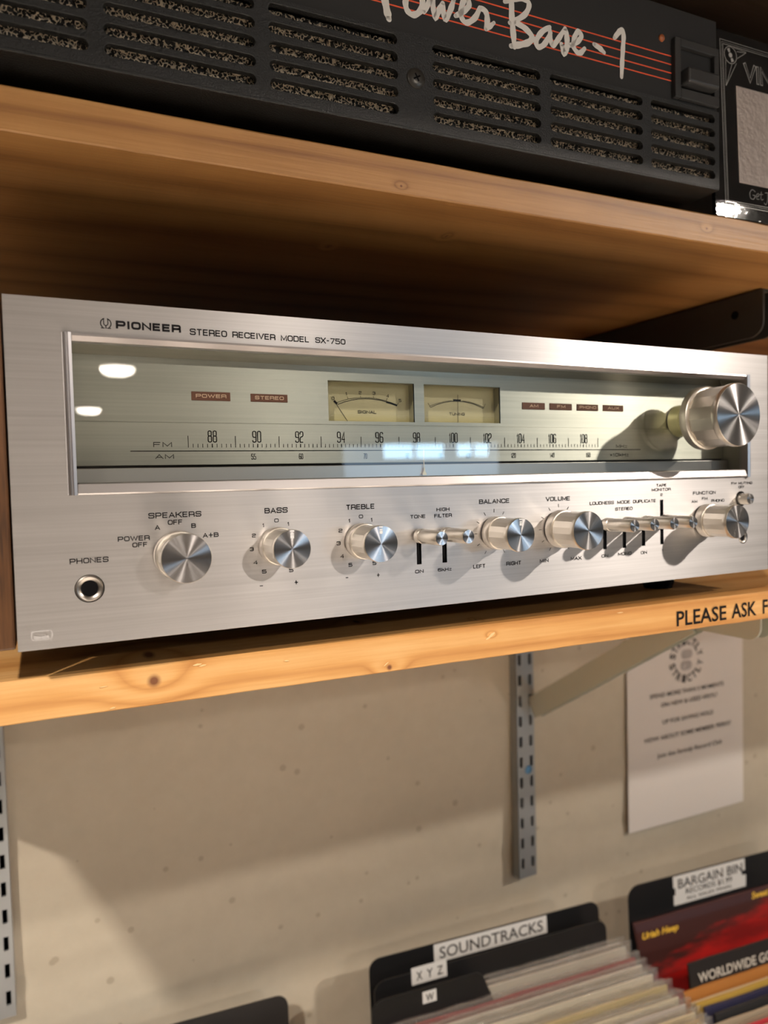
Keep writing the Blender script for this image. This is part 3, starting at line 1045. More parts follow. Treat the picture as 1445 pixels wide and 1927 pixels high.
pr = lambda x, z: (x, -.00012, z)
PANEL_TEXT = [
  ('STEREO', 74.00, 90.80, 135.65, 2.90), ('RECEIVER', 93.20, 113.70, 135.65, 2.80), ('MODEL', 116.30, 130.60, 135.60, 2.80), ('SX-750', 133.60, 149.40, 135.70, 2.75),
  ('SPEAKERS', 53.20, 76.30, 53.90, 2.50), ('OFF', 61.40, 67.90, 50.60, 2.20), ('A', 55.80, 58.00, 48.60, 2.10), ('B', 71.60, 73.70, 48.65, 2.10), ('A+B', 76.60, 83.80, 44.00, 2.10),
  ('POWER', 40.20, 53.50, 44.30, 2.15), ('OFF', 46.10, 52.50, 41.40, 2.10), ('PHONES', 20.8, 36.2, 35.95, 2.30),
  ('BASS', 105.70, 117.10, 54.05, 2.60), ('TREBLE', 147.20, 163.00, 54.15, 2.55),
  ('0', 110.30, 112.50, 49.25, 1.80), ('1', 104.20, 105.60, 47.25, 1.80), ('1', 116.50, 117.90, 47.35, 1.80), ('2', 99.30, 101.20, 42.65, 1.80), ('3', 98.10, 100.00, 36.30, 1.80),
  ('4', 99.50, 101.70, 29.95, 1.80), ('5', 103.60, 105.80, 25.35, 1.80), ('5', 116.90, 119.10, 25.05, 1.90), ('-', 102.10, 104.00, 18.70, 1.80), ('+', 119.30, 121.30, 18.95, 1.90),
  ('0', 154.10, 156.40, 49.25, 1.90), ('1', 148.20, 149.60, 47.45, 1.90), ('1', 160.40, 161.80, 47.35, 1.90), ('2', 143.00, 145.10, 42.70, 1.80), ('3', 141.70, 143.90, 36.50, 1.90),
  ('4', 143.50, 145.50, 30.00, 1.90), ('5', 147.80, 149.90, 25.35, 1.90), ('5', 161.00, 163.10, 25.25, 1.90), ('-', 145.90, 147.70, 19.10, 1.90), ('+', 163.10, 165.00, 19.05, 1.90),
  ('TONE', 183.00, 192.20, 47.85, 1.90), ('HIGH', 198.90, 206.80, 51.00, 1.85), ('FILTER', 197.50, 208.20, 47.75, 1.90), ('ON', 185.30, 190.30, 19.10, 1.80), ('6kHz', 198.90, 207.40, 19.00, 1.80),
  ('BALANCE', 225.60, 245.60, 54.25, 2.45), ('LEFT', 221.00, 228.90, 19.10, 2.10), ('RIGHT', 242.70, 252.80, 19.15, 2.15), ('VOLUME', 270.80, 288.30, 54.20, 2.45),
  ('MIN', 265.70, 272.00, 19.10, 2.00), ('MAX', 288.10, 296.10, 18.90, 2.00),
  ('LOUDNESS', 302.90, 321.70, 50.60, 1.95), ('MODE', 324.30, 334.70, 50.60, 1.95), ('DUPLICATE', 337.00, 355.80, 50.60, 1.95), ('STEREO', 322.60, 336.50, 46.50, 1.95),
  ('TAPE', 356.30, 365.00, 60.00, 1.80), ('MONITOR', 352.50, 368.70, 57.35, 1.80), ('2', 359.80, 361.70, 54.10, 1.70),
  ('ON', 311.60, 316.60, 18.85, 1.85), ('MONO', 324.50, 335.20, 19.15, 1.90), ('ON', 343.00, 347.90, 18.85, 1.85), ('1', 360.40, 361.90, 19.15, 1.60),
  ('FUNCTION', 388.30, 408.90, 54.25, 2.10), ('AM', 386.90, 392.10, 48.90, 1.75), ('FM', 396.30, 401.30, 50.55, 1.75), ('PHONO', 404.80, 417.00, 48.80, 1.80),
  ('FM MUTING', 423.90, 444.20, 59.75, 1.70), ('OFF', 430.80, 436.40, 57.10, 1.70),
]
for (s_, a, b, zc, h) in PANEL_TEXT:
    mb = MB()
    stroke_text(mb, s_, a / 1000, b / 1000, zc / 1000, h / 1000, pr, weight=.19 if h > 2.2 else .20, gap=.36)
    mb.obj('lettering', M_BLACKPRINT, face)
mb = MB()
# index ticks around the balance and volume knobs
for cx in (.2352, .2798):
    for k in range(-5, 6):
        a = math.radians(90 + k * 30)
        r0, r1 = .0112, .0131
        if cx > .25:
            r0, r1 = .0124, .0143
        mb.ribbon([(cx + r0 * math.cos(a), .0369 + r0 * math.sin(a)), (cx + r1 * math.cos(a), .0369 + r1 * math.sin(a))], .0003, pr)
tag(mb.obj('index_ticks', M_BLACKPRINT, face), kind='stuff')
mb = MB()
# maker's word, bold wide letters, and the tuning-fork emblem
stroke_text(mb, 'PIONEER', .0429, .0702, .13655, .0034, pr, weight=.27, gap=.42, rad=.36)
cx, cz = .0389, .1366
arc = [(cx + .0021 * math.cos(math.radians(a)), cz + .0001 + .0021 * math.sin(math.radians(a))) for a in range(105, 236, 13)]
mb.ribbon(arc, .00045, pr)
mb.ribbon([(2 * cx - p[0], p[1]) for p in arc], .00045, pr)
for s_ in (-1, 1):
    mb.ribbon([(cx + s_ * .0005, cz - .0019), (cx + s_ * .0020, cz - .0019)], .0004, pr)
mb.ribbon([(cx - .00085, cz + .0022), (cx - .00085, cz - .0001), (cx - .00045, cz - .0007), (cx, cz - .0008), (cx + .00045, cz - .0007), (cx + .00085, cz - .0001), (cx + .00085, cz + .0022)], .00038, pr)
mb.ribbon([(cx, cz - .0008), (cx, cz - .0021)], .00042, pr)
tag(mb.obj('maker_lettering', M_BLACKPRINT, face), 'bold black wordmark with tuning-fork emblem')

# faint scuff from an old sticker at the lower left
mb = MB()
sc = rpath([(0, 0, 1), (0, 1, 1), (1, 1, 1), (1, 0, 1)], True, .0078, .0036, .001)
mb.ribbon([(.0052 + p[0], .0042 + p[1]) for p in sc], .0005, lambda x, z: (x, -.00006, z), closed=True)
mb.ribbon([(.006, .0053), (.0085, .0049), (.0118, .0052)], .0012, lambda x, z: (x, -.00006, z))
tag(mb.obj('sticker_residue', mat('residue', (.62, .60, .60), .6, .9), face), 'pale outline left by a peeled sticker')

# window trim
mb = MB()
mb.prism([(.0213, 0, WZ0 - .0012), (.0216, -.0014, WZ0 - .0012), (.0225, -.0020, WZ0 - .0012), (.0228, -.0013, WZ0 - .0012), (.0234, -.0013, WZ0 - .0012), (.0238, -.0020, WZ0 - .0012), (.0250, -.0016, WZ0 - .0012), (.0252, .0044, WZ0 - .0012), (.0236, .0044, WZ0 - .0012), (.0236, .0002, WZ0 - .0012)], (0, 0, WZ1 - WZ0 + .0025))
mb.obj('window_trim_side', M_RAIL, RCV)
mb = MB()
mb.prism([(.4412, 0, WZ0 - .0012), (.4410, -.0014, WZ0 - .0012), (.4400, -.0020, WZ0 - .0012), (.4380, -.0016, WZ0 - .0012), (.4376, .0044, WZ0 - .0012), (.4389, .0044, WZ0 - .0012), (.4389, .0002, WZ0 - .0012)], (0, 0, WZ1 - WZ0 + .0025))
mb.obj('window_trim_side', M_RAIL, RCV)
mb = MB()
mb.prism([(.0252, 0, .1318), (.0252, -.0012, .1315), (.0252, -.0014, .1306), (.0252, .0008, .1287), (.0252, .0044, .1284), (.0252, .0044, .1300), (.0252, .0002, .1300)], (.4124, 0, 0))
mb.obj('window_trim_top', M_RAIL, RCV)
mb = MB()
mb.prism([(.0252, 0, .0636), (.0252, -.0010, .0639), (.0252, -.0013, .0645), (.0252, -.0004, .0684), (.0252, .0008, .0690), (.0252, .0044, .0690), (.0252, .0044, .0655), (.0252, .0002, .0655)], (.4124, 0, 0))
mb.obj('window_trim_bottom', M_RAIL, RCV)
# recess
M_LINER = mat('polished_liner', (0.36, 0.33, 0.29), 0.10, 1.0)
mb = MB()
mb.poly([(.0245, .0044, .1290), (.0245, .0192, .1262), (.4383, .0192, .1262), (.4383, .0044, .1290)])
mb.obj('recess_ceiling', M_LINER, RCV)
mb = MB()
M_SIDE = mat('recess_side_metal', (.30, .29, .25), .35, .7)
mb.poly([(.4380, .0044, .0650), (.4380, .0044, .1300), (.4380, .0195, .1300), (.4380, .0195, .0650)])
mb.obj('recess_side', M_SIDE, RCV)
mb = MB()
mb.poly([(.0246, .0044, .0650), (.0246, .0195, .0650), (.0246, .0195, .1300), (.0246, .0044, .1300)])
mb.obj('recess_side', M_SIDE, RCV)
mb = MB()
mb.poly([(.0246, .0044, .0668), (.4380, .0044, .0668), (.4380, .0260, .0668), (.0246, .0260, .0668)])
mb.obj('recess_floor', M_DARK, RCV)
mb = MB()
mb.box(.0250, .4378, .0135, .0150, .0672, .0754)
mb.obj('pointer_track', M_RAIL, RCV, bevel=.0003)

# dial plates
DY = .018
SIG = (.1465, .1968, .0985, .1194)
TUN = (.2029, .2532, .0987, .1194)
mb = MB()
mb.plate(.0248, .4380, .0967, .1275, DY, DY + .0012, [rect_hole(*SIG, 1.02), rect_hole(*TUN, 1.02)])
up_plate = mb.obj('indicator_plate', M_DIAL, RCV)
mb = MB().box(.0248, .4380, DY - .0004, DY + .0012, .0766, .0966)
dial = mb.obj('tuning_scale_plate', M_DIAL, RCV, bevel=.0002)
dp = lambda x, z: (x, DY - .0004 - .00015, z)
mb = MB()
for (s_, a, b, zc, h) in [('FM', 58.90, 67.30, 86.25, 2.3), ('AM', 59.60, 68.00, 80.65, 2.1), ('MHz', 340.6, 350.0, 85.4, 2.1), ('x10kHz', 335.4, 351.2, 79.9, 2.1)]:
    stroke_text(mb, s_, a / 1000, b / 1000, zc / 1000, h / 1000, dp, weight=.15, gap=.34)
for (s_, a, b, zc, h) in [('88', 84.0, 88.5, 90.1, 5.8), ('90', 105.8, 110.3, 90.1, 5.8), ('92', 127.9, 132.3, 90.1, 5.8), ('94', 150.6, 155.2, 90.1, 5.7), ('96', 172.6, 177.2, 90.1, 5.7),
                          ('98', 195.2, 199.6, 90.1, 5.7), ('100', 218.0, 223.6, 90.1, 5.7), ('102', 240.7, 246.4, 90.0, 5.7), ('104', 264.1, 269.9, 90.0, 5.7), ('106', 287.2, 293.1, 90.0, 5.7), ('108', 311.6, 317.3, 90.0, 5.7)]:
    stroke_text(mb, s_, a / 1000, b / 1000, zc / 1000, h / 1000, dp, weight=.085, gap=.5, rad=.13)
for (s_, a, b, zc, h) in [('55', 105.0, 107.4, 80.3, 2.9), ('60', 129.6, 131.8, 80.3, 2.9), ('70', 165.3, 167.5, 80.2, 2.9), ('80', 190.4, 192.7, 80.1, 2.9), ('90', 211.1, 213.4, 80.1, 2.9), ('100', 228.8, 232.2, 80.0, 2.9),
                          ('120', 260.0, 263.2, 80.0, 2.9), ('140', 288.3, 291.6, 80.0, 2.9), ('160', 316.1, 319.5, 80.0, 2.9)]:
    stroke_text(mb, s_, a / 1000, b / 1000, zc / 1000, h / 1000, dp, weight=.10, gap=.5, rad=.13)
majors = [74.8, 97.4, 119.4, 141.8, 164.2, 186.6, 209.2, 232.1, 255.5, 279.0, 302.5, 325.8]
for i, mx in enumerate(majors):
    mb.ribbon([(mx / 1000, .0848), (mx / 1000, .0904)], .00030, dp)
    if i < 11:
        for k in range(1, 10):
            x = (mx + (majors[i + 1] - mx) * k / 10) / 1000
            mb.ribbon([(x, .0848), (x, .0866)], .00050 if k == 5 else .00026, dp)
mb.ribbon([(.0487, .0832), (.3613, .0832)], .00042, dp)
tag(mb.obj('scale_print', M_BLACKPRINT, dial), 'black tuning scale with tall narrow numerals')
# lamps behind brown lenses
for (s_, x0, x1, z0, z1) in (('POWER', 77.1, 95.7, 107.2, 111.4), ('STEREO', 105.7, 124.6, 107.3, 111.2), ('AM', 268.7, 285.2, 107.2, 111.2), ('FM', 288.9, 305.7, 107.3, 111.2),
                             ('PHONO', 309.7, 326.5, 107.3, 111.2), ('AUX', 330.5, 347.2, 107.4, 111.2)):
    x0, x1, z0, z1 = x0 / 1000, x1 / 1000, z0 / 1000, z1 / 1000
    mb = MB().box(x0, x1, DY - .0004, DY + .0006, z0, z1)
    lens = mb.obj('indicator_lens', M_BROWNLAMP, RCV, bevel=.0002)
    mb = MB()
    wd = min((x1 - x0) * .78, len(s_) * .0031)
    c_ = (x0 + x1) / 2
    stroke_text(mb, s_, c_ - wd / 2, c_ + wd / 2, (z0 + z1) / 2 + .0001, .0017, lambda x, z: (x, DY - .00055, z), weight=.19, gap=.36)
    mb.obj('lens_lettering', M_LENSPRINT, lens)
    tag(lens, 'brown lens lettered ' + s_)

# meters
MY = .0245


def meter(name, rect, label):
    x0, x1, z0, z1 = rect
    mb = MB()
    mb.poly([(x0, DY, z0), (x0, DY, z1), (x0, MY + .002, z1), (x0, MY + .002, z0)])
    mb.poly([(x1, DY, z0), (x1, MY + .002, z0), (x1, MY + .002, z1), (x1, DY, z1)])
    mb.poly([(x0, DY, z1), (x1, DY, z1), (x1, MY + .002, z1), (x0, MY + .002, z1)])
    mb.poly([(x0, DY, z0), (x0, MY + .002, z0), (x1, MY + .002, z0), (x1, DY, z0)])
    m = mb.obj(name, M_METERWALL, RCV)
    tag(m, label)
    mb = MB().box(x0, x1, MY, MY + .0005, z0, z1)
    mb.obj('meter_card', M_METER, m)
    # clear cover with a rounded lower lip
    mb = MB()
    prof = [(DY + .0004, z0 + .0036), (DY + .0010, z0 + .0024), (DY + .0030, z0 + .0010), (DY + .0055, z0 + .0004)]
    for (a, b) in zip(prof[:-1], prof[1:]):
        mb.poly([(x0 + .0012, a[0], a[1]), (x0 + .0012, b[0], b[1]), (x1 - .0012, b[0], b[1]), (x1 - .0012, a[0], a[1])])
    mb.obj('clear_cover', M_GLASSM, m, smooth=True)
    return m


M_GLASSM = glassmat('meter_cover_acrylic', (0.95, 0.94, 0.86), fres=1.35, rough=.06)
mp = lambda x, z: (x, MY - .0002, z)
sm = meter('signal_meter', SIG, 'olive signal meter numbered 0 to 5')
mb = MB()
lo = [(154.1, 107.8), (158, 109.2), (162.1, 110.3), (166, 111.0), (170, 111.3), (174.5, 111.25), (179.5, 110.7), (184.3, 109.6), (189.3, 108.0)]
upr = [(152.9, 108.5), (156.4, 109.7), (160.2, 110.8), (164, 111.4), (168.2, 111.8), (172.5, 111.9), (176, 111.7), (183, 110.5)]
S3 = lambda pts: [(a / 1000, b / 1000) for a, b in pts]
mb.ribbon(S3(lo), .00032, mp)
mb.ribbon(S3(upr), .00022, mp)
mb.ribbon(S3([(182.8, 109.9), (186, 109.2), (189.4, 108.1)]), .0010, mp)
mb.ribbon(S3([(152.2, 109.8), (153.9, 108.1)]), .0011, mp)
for a, b in (((159.8, 112.2), (160.4, 110.8)), ((167.5, 112.9), (167.6, 111.6)), ((175.2, 113.0), (175.3, 111.7)), ((183.5, 112.0), (182.8, 110.3)), ((190.4, 109.8), (189.3, 108.2))):
    mb.ribbon(S3([a, b]), .0002, mp)
for s_, x, z in (('0', 151.7, 111.0), ('1', 159.3, 113.6), ('2', 167.4, 114.4), ('3', 175.6, 114.4), ('4', 183.8, 113.2), ('5', 191.3, 110.9)):
    stroke_text(mb, s_, x / 1000 - .0008, x / 1000 + .0008, z / 1000, .0017, mp, weight=.16)
stroke_text(mb, 'SIGNAL', .1657, .1768, .1042, .0016, mp, weight=.17, gap=.3)
mb.obj('meter_print', M_BLACKPRINT, sm)
mb = MB().ribbon(S3([(151.9, 109.4), (159.2, 98.9)]), .0003, lambda x, z: (x, MY - .0014, z))
mb.obj('needle', M_BLACKPRINT, sm)
tm = meter('tuning_meter', TUN, 'olive tuning meter with centred needle')
mb = MB()
mb.ribbon(S3([(210.4, 107.5), (214.5, 109.2), (218.8, 110.4), (223.8, 111.3), (228.4, 111.5), (233.5, 111.2), (238.5, 110.4), (242.2, 109.2), (245.7, 107.7)]), .00030, mp)
mb.ribbon(S3([(208.8, 110.0), (210.4, 107.6)]), .0002, mp)
mb.ribbon(S3([(247.1, 110.4), (245.7, 107.6)]), .0002, mp)
mb.ribbon(S3([(210.0, 108.3), (214.5, 109.8), (219.5, 111.1), (224.2, 111.8)]), .0002, mp)
mb.ribbon(S3([(231.2, 111.9), (236.5, 111.3), (241.8, 110.0), (246.1, 108.3)]), .0002, mp)
mb.ribbon(S3([(225.3, 112.1), (230.5, 112.1)]), .0009, mp)
stroke_text(mb, 'TUNING', .2225, .2329, .1042, .0015, mp, weight=.17, gap=.3)
mb.obj('meter_print', M_BLACKPRINT, tm)
mb = MB().ribbon(S3([(227.7, 115.0), (227.4, 98.9)]), .0003, lambda x, z: (x, MY - .0014, z))
mb.obj('needle', M_BLACKPRINT, tm)

# dial pointer
mb = MB()
mb.prism([(.1977, .0120, .0695), (.2001, .0120, .0695), (.2001, .0120, .0702), (.1993, .0120, .0716), (.1991, .0120, .0735), (.1987, .0120, .0735), (.1985, .0120, .0716), (.1977, .0120, .0702)], (0, .0012, 0))
mb.box(.19875, .19905, .0124, .0128, .0734, .0835)
tag(mb.obj('dial_pointer', M_BRASS, RCV), 'brass dial pointer below 98')

# glass
mb = MB()
mb.poly([(.0250, .0026, .0685), (.4378, .0026, .0685), (.4378, .0026, .1290), (.0250, .0026, .1290)])
mb.obj('window_glass', M_GLASS, RCV, recalc=False)

# ------------------------------------------------------------------ knobs
M_MARK = mat('index_mark', (0.86, 0.85, 0.84), 0.4, 0.3)


def knob(x, z, r, p, label, facets=18, marks=True, shiny=False, turn=0.0):
    mb = MB()
    n = facets
    prof = [(r * .955, -.0068), (r * .955, -(p - .0030))]
    rot = 0.17
    rings = []
    for (rr, t) in prof:
        rings.append([mb.bm.verts.new((x + rr * math.cos(2 * math.pi * i / n + rot), t, z + rr * math.sin(2 * math.pi * i / n + rot))) for i in range(n)])
    for i in range(n):
        mb.bm.faces.new([rings[0][i], rings[0][(i + 1) % n], rings[1][(i + 1) % n], rings[1][i]])
    mb.bm.faces.new(rings[0][::-1]); mb.bm.faces.new(rings[1])
    k = mb.obj('control_knob', M_KNOB, RCV)
    tag(k, label)
    mb = MB().lathe((x, 0, z), [(r * .97, -.0006), (r * 1.02, -.0012), (r * 1.02, -.0058), (r * .99, -.0063), (r * .90, -.0066), (r * .90, -.0072)], n=56)
    mb.obj('skirt', M_SKIRT, k, smooth=True)
    mb = MB().lathe((x, 0, z), [(r * .94, -(p - .0032)), (r * .995, -(p - .0030)), (r, -(p - .0026)), (r, -(p - .0005)), (r * .975, -p)], n=64)
    mb.obj('cap', M_KNOB, k, smooth=True)
    mb = MB()
    mb.bm.faces.new([mb.bm.verts.new((x + r * .972 * math.cos(2 * math.pi * i / 64), -p - .00006, z + r * .972 * math.sin(2 * math.pi * i / 64))) for i in range(64)])
    f = mb.obj('spun_face', M_FACE, k)
    if marks:
        mb = MB()
        for q in (.0, .0013, .0022, .0029):
            w_ = .0008 if q else .0010
            zz = z + r * .92 - q
            mb.ribbon([(x - w_ + turn, zz), (x + w_ + turn, zz)], .0007 if q else .0006, lambda a, b: (a, -p - .00012, b))
        mb.obj('index_marks', M_MARK, k)
    return k


KZ = .0369
knob(.0654, .0360, .0106, .0215, 'large round speaker and power knob at the left', facets=14, marks=False)
knob(.1111, .0373, .0088, .0240, 'knob under the word BASS')
knob(.1549, .0370, .0088, .0240, 'knob under the word TREBLE')
knob(.2352, .0369, .0089, .0242, 'knob under the word BALANCE')
knob(.2798, .0369, .01065, .0250, 'larger knob under the word VOLUME', marks=False)
knob(.3990, .0364, .0105, .0242, 'knob under the word FUNCTION', marks=False)

# big tuning knob over the glass
x, z, r, p = .3955, .1019, .0193, .0282
mb = MB().lathe((x, 0, z), [(.0105, .0172), (.0105, .0090), (.0092, .0080), (.0092, -.0010)], n=40)
mb.obj('tuning_shaft', M_CLEAR, RCV, smooth=True)
mb = MB()
n = 16
rings = []
for (rr, t) in ((r * .965, -.0070), (r * .965, -.0240)):
    rings.append([mb.bm.verts.new((x + rr * math.cos(2 * math.pi * i / n + .1), t, z + rr * math.sin(2 * math.pi * i / n + .1))) for i in range(n)])
for i in range(n):
    mb.bm.faces.new([rings[0][i], rings[0][(i + 1) % n], rings[1][(i + 1) % n], rings[1][i]])
mb.bm.faces.new(rings[0][::-1]); mb.bm.faces.new(rings[1])
tk = mb.obj('tuning_knob', M_KNOB, RCV)
tag(tk, 'big tuning knob standing over the right end of the glass')
mb = MB().lathe((x, 0, z), [(r * .6, .0008), (r * 1.01, -.0004), (r * 1.04, -.0012), (r * 1.04, -.0058), (r * 1.0, -.0066), (r * .93, -.0068), (r * .93, -.0074)], n=72)
mb.obj('skirt', M_SKIRT, tk, smooth=True)
mb = MB().lathe((x, 0, z), [(r * .94, -.0236), (r * .995, -.0240), (r, -.0246), (r, -(p - .0006)), (r * .98, -p)], n=80)
mb.obj('cap', M_KNOB, tk, smooth=True)
mb = MB()
mb.bm.faces.new([mb.bm.verts.new((x + r * .977 * math.cos(2 * math.pi * i / 72), -p - .00006, z + r * .977 * math.sin(2 * math.pi * i / 72))) for i in range(72)])
mb.obj('spun_face', M_FACE, tk)

# lever switches
for nm, sx, sz0, sz1 in SLOTS:
    zc = .0378
    mb = MB().box(sx - .00095, sx + .00095, .0012, .0036, sz0 - .0002, sz1 + .0002)
    g = mb.obj('slot_insert', M_DARK, RCV)
    mb = MB().lathe((sx, 0, zc), [(.0022, .0030), (.0022, -.0012), (.0036, -.0014), (.00395, -.0018), (.00395, -.0052), (.0037, -.0055), (.0038, -.0058), (.0037, -.0232), (.0034, -.0240)], n=36)
    lv = mb.obj('switch_lever', M_KNOB, RCV, smooth=True)
    tag(lv, 'small round lever of the %s switch' % nm)
    mb = MB()
    mb.bm.faces.new([mb.bm.verts.new((sx + .00335 * math.cos(2 * math.pi * i / 36), -.02406, zc + .00335 * math.sin(2 * math.pi * i / 36))) for i in range(36)])
    mb.obj('spun_face', M_FACE, lv)
# muting push button
mb = MB().lathe((.4330, 0, .0492), [(.0037, .0032), (.0038, -.0060), (.0034, -.0072)], n=36)
b_ = mb.obj('muting_button', M_KNOB, RCV, smooth=True)
tag(b_, 'small round push button at the upper right')
mb = MB()
mb.bm.faces.new([mb.bm.verts.new((.4330 + .0033 * math.cos(2 * math.pi * i / 36), -.00726, .0492 + .0033 * math.sin(2 * math.pi * i / 36))) for i in range(36)])
mb.obj('spun_face', M_FACE, b_)
# jacks
M_NICKEL = mat('nickel_jack', (0.42, 0.39, 0.36), 0.32, 1.0)
for (jx, jz, r1, r2, lb) in ((.0282, .0239, .0058, .0034, 'headphone jack at the lower left'), (.4350, .0235, .0042, .0024, 'small jack at the lower right')):
    mb = MB().lathe((jx, 0, jz), [(r2, .0038), (r2, .0006), (r2 * 1.12, .0001), (r1 * .86, -.0002), (r1 * .97, .0003), (r1, .0012), (r1, .0038)], n=48, cap0=False, cap1=False)
    j = mb.obj('jack_socket', M_NICKEL, RCV, smooth=True)
    tag(j, lb)
    mb = MB().lathe((jx, 0, jz), [(r2 * .995, .0007), (r2 * .995, .0038)], n=24)
    mb.obj('socket_hole', M_DARK, j)

# ================================================================== the black amplifier on the upper shelf
AMP = thing('bass_amplifier', (0, .0035, 0), 'black amplifier lying on the upper shelf with slotted grille, red stripes and white script lettering', 'amplifier', None, rotz=math.atan(-.03))


def aobj(mb, name, m, **kw):
    parent = kw.pop('parent', AMP)
    o = mb.obj(name, m, None, **kw)
    o.parent = parent
    return o


AX0, AX1 = -.0375, .4040
AB = .2458
mb = MB().box(AX0, AX1, .0125, .30, AB, .3492)
aobj(mb, 'case', M_AMPFACE, bevel=.001)
for fx in (AX0 + .03, AX1 - .03):
    for fy in (.055, .25):
        mb = MB().lathe((fx, fy, UP_TOP), [(.010, .0), (.012, AB - UP_TOP + .0006)], n=24, axis='Z')
        aobj(mb, 'rubber_foot', M_DARK)
# upper control panel
mb = MB().box(AX0, AX1, .0016, .0124, .2925, .3492)
fp = aobj(mb, 'front_panel', M_AMPFACE, bevel=.0006)
# grille with stadium slots
rows = [.2876, .2791, .2705, .2618, .2534]
cols = [(-.0300, .0366), (.0430, .1085), (.1152, .1812), (.2012, .2682), (.2747, .3415), (.3480, .4005)]


def stadium(x0, x1, zc, hh, n=7, m=14):
    pts = []
    for i in range(n + 1):
        a = -math.pi / 2 + math.pi * i / n
        pts.append((x1 - hh + hh * math.cos(a), zc + hh * math.sin(a)))
    for i in range(1, m):
        pts.append((x1 - hh + (x0 + hh - x1 + hh) * i / m, zc + hh))
    for i in range(n + 1):
        a = math.pi / 2 + math.pi * i / n
        pts.append((x0 + hh + hh * math.cos(a), zc + hh * math.sin(a)))
    for i in range(1, m):
        pts.append((x0 + hh + (x1 - hh - x0 - hh) * i / m, zc - hh))
    return pts


hs = []
for (a, b) in cols:
    for zc in rows:
        hs.append((a - .0008, b + .0008, zc - .0040, zc + .0040, stadium(a, b, zc, .0026)))
mb = MB()
mb.plate(AX0, AX1, AB, .2926, 0.0, .0032, hs)
gr = aobj(mb, 'slotted_grille', M_AMPGRILLE, bevel=0)
b = gr.modifiers.new('soft_rims', 'BEVEL')
b.width = .0005; b.segments = 2; b.limit_method = 'ANGLE'; b.angle_limit = math.radians(60)
wl = gr.modifiers.new('weld', 'WELD'); wl.merge_threshold = .00001
# move weld first
bpy.context.view_layer.update()
gr.modifiers.move(1, 0)
# foam behind the slots
mb = MB()
nx, nz = 620, 62
g = []
for j in range(nz + 1):
    row = []
    for i in range(nx + 1):
        x = AX0 + .003 + (AX1 - AX0 - .006) * i / nx
        z = AB + .0025 + (.2910 - AB - .003) * j / nz
        d = .0015 * noise.noise(Vector((x * 420, z * 420, 0)))
        row.append(mb.bm.verts.new((x,   .0056 + d, z)))
    g.append(row)
for j in range(nz):
    for i in range(nx):
        mb.bm.faces.new([g[j][i], g[j][i + 1], g[j + 1][i + 1], g[j + 1][i]])
aobj(mb, 'grille_foam', M_FOAM, recalc=False)
# bottom lip of the case front
mb = MB().box(AX0, AX1, .0002, .0250, AB - .0012, AB + .0004)
aobj(mb, 'lower_lip', M_AMPGRILLE, bevel=.0004)
# screw between the slot groups
mb = MB().lathe((.1912, 0, .2706), [(.0052, .0002), (.0050, -.0006), (.0040, -.0012), (.0015, -.0014)], n=32)
s_ = aobj(mb, 'screw', mat('black_screw', (.06, .057, .052), .3, .6), smooth=True)
mb = MB()
for a in (0.5, 0.5 + math.pi / 2):
    c, s2 = math.cos(a) * .0021, math.sin(a) * .0021
    mb.ribbon([(.1912 - c, .2706 - s2), (.1912 + c, .2706 + s2)], .0008, lambda x, z: (x, -.00155, z))
aobj(mb, 'cross_slot', M_DARK, parent=s_)
# red stripes and script
fpl = lambda d: (lambda x, z: (x, .0016 - d, z))
mb = MB()
for zc in (.3197, .3148, .3097, .3051):
    mb.ribbon([(.118, zc), (.3660, zc)], .00075, fpl(.0001))
tag(aobj(mb, 'red_stripes', M_RED, parent=fp), 'four thin red stripes')


def smooth_path(pts, n=5):
    """Catmull-Rom through the points"""
    P = [Vector(p) for p in pts]
    P = [P[0] * 2 - P[1]] + P + [P[-1] * 2 - P[-2]]
    out = []
    for i in range(1, len(P) - 2):
        for k in range(n):
            t = k / n
            a, b, c, d = P[i - 1], P[i], P[i + 1], P[i + 2]
            out.append(.5 * ((2 * b) + (-a + c) * t + (2 * a - 5 * b + 4 * c - d) * t * t + (-a + 3 * b - 3 * c + d) * t ** 3))
    out.append(P[-2])
    return out


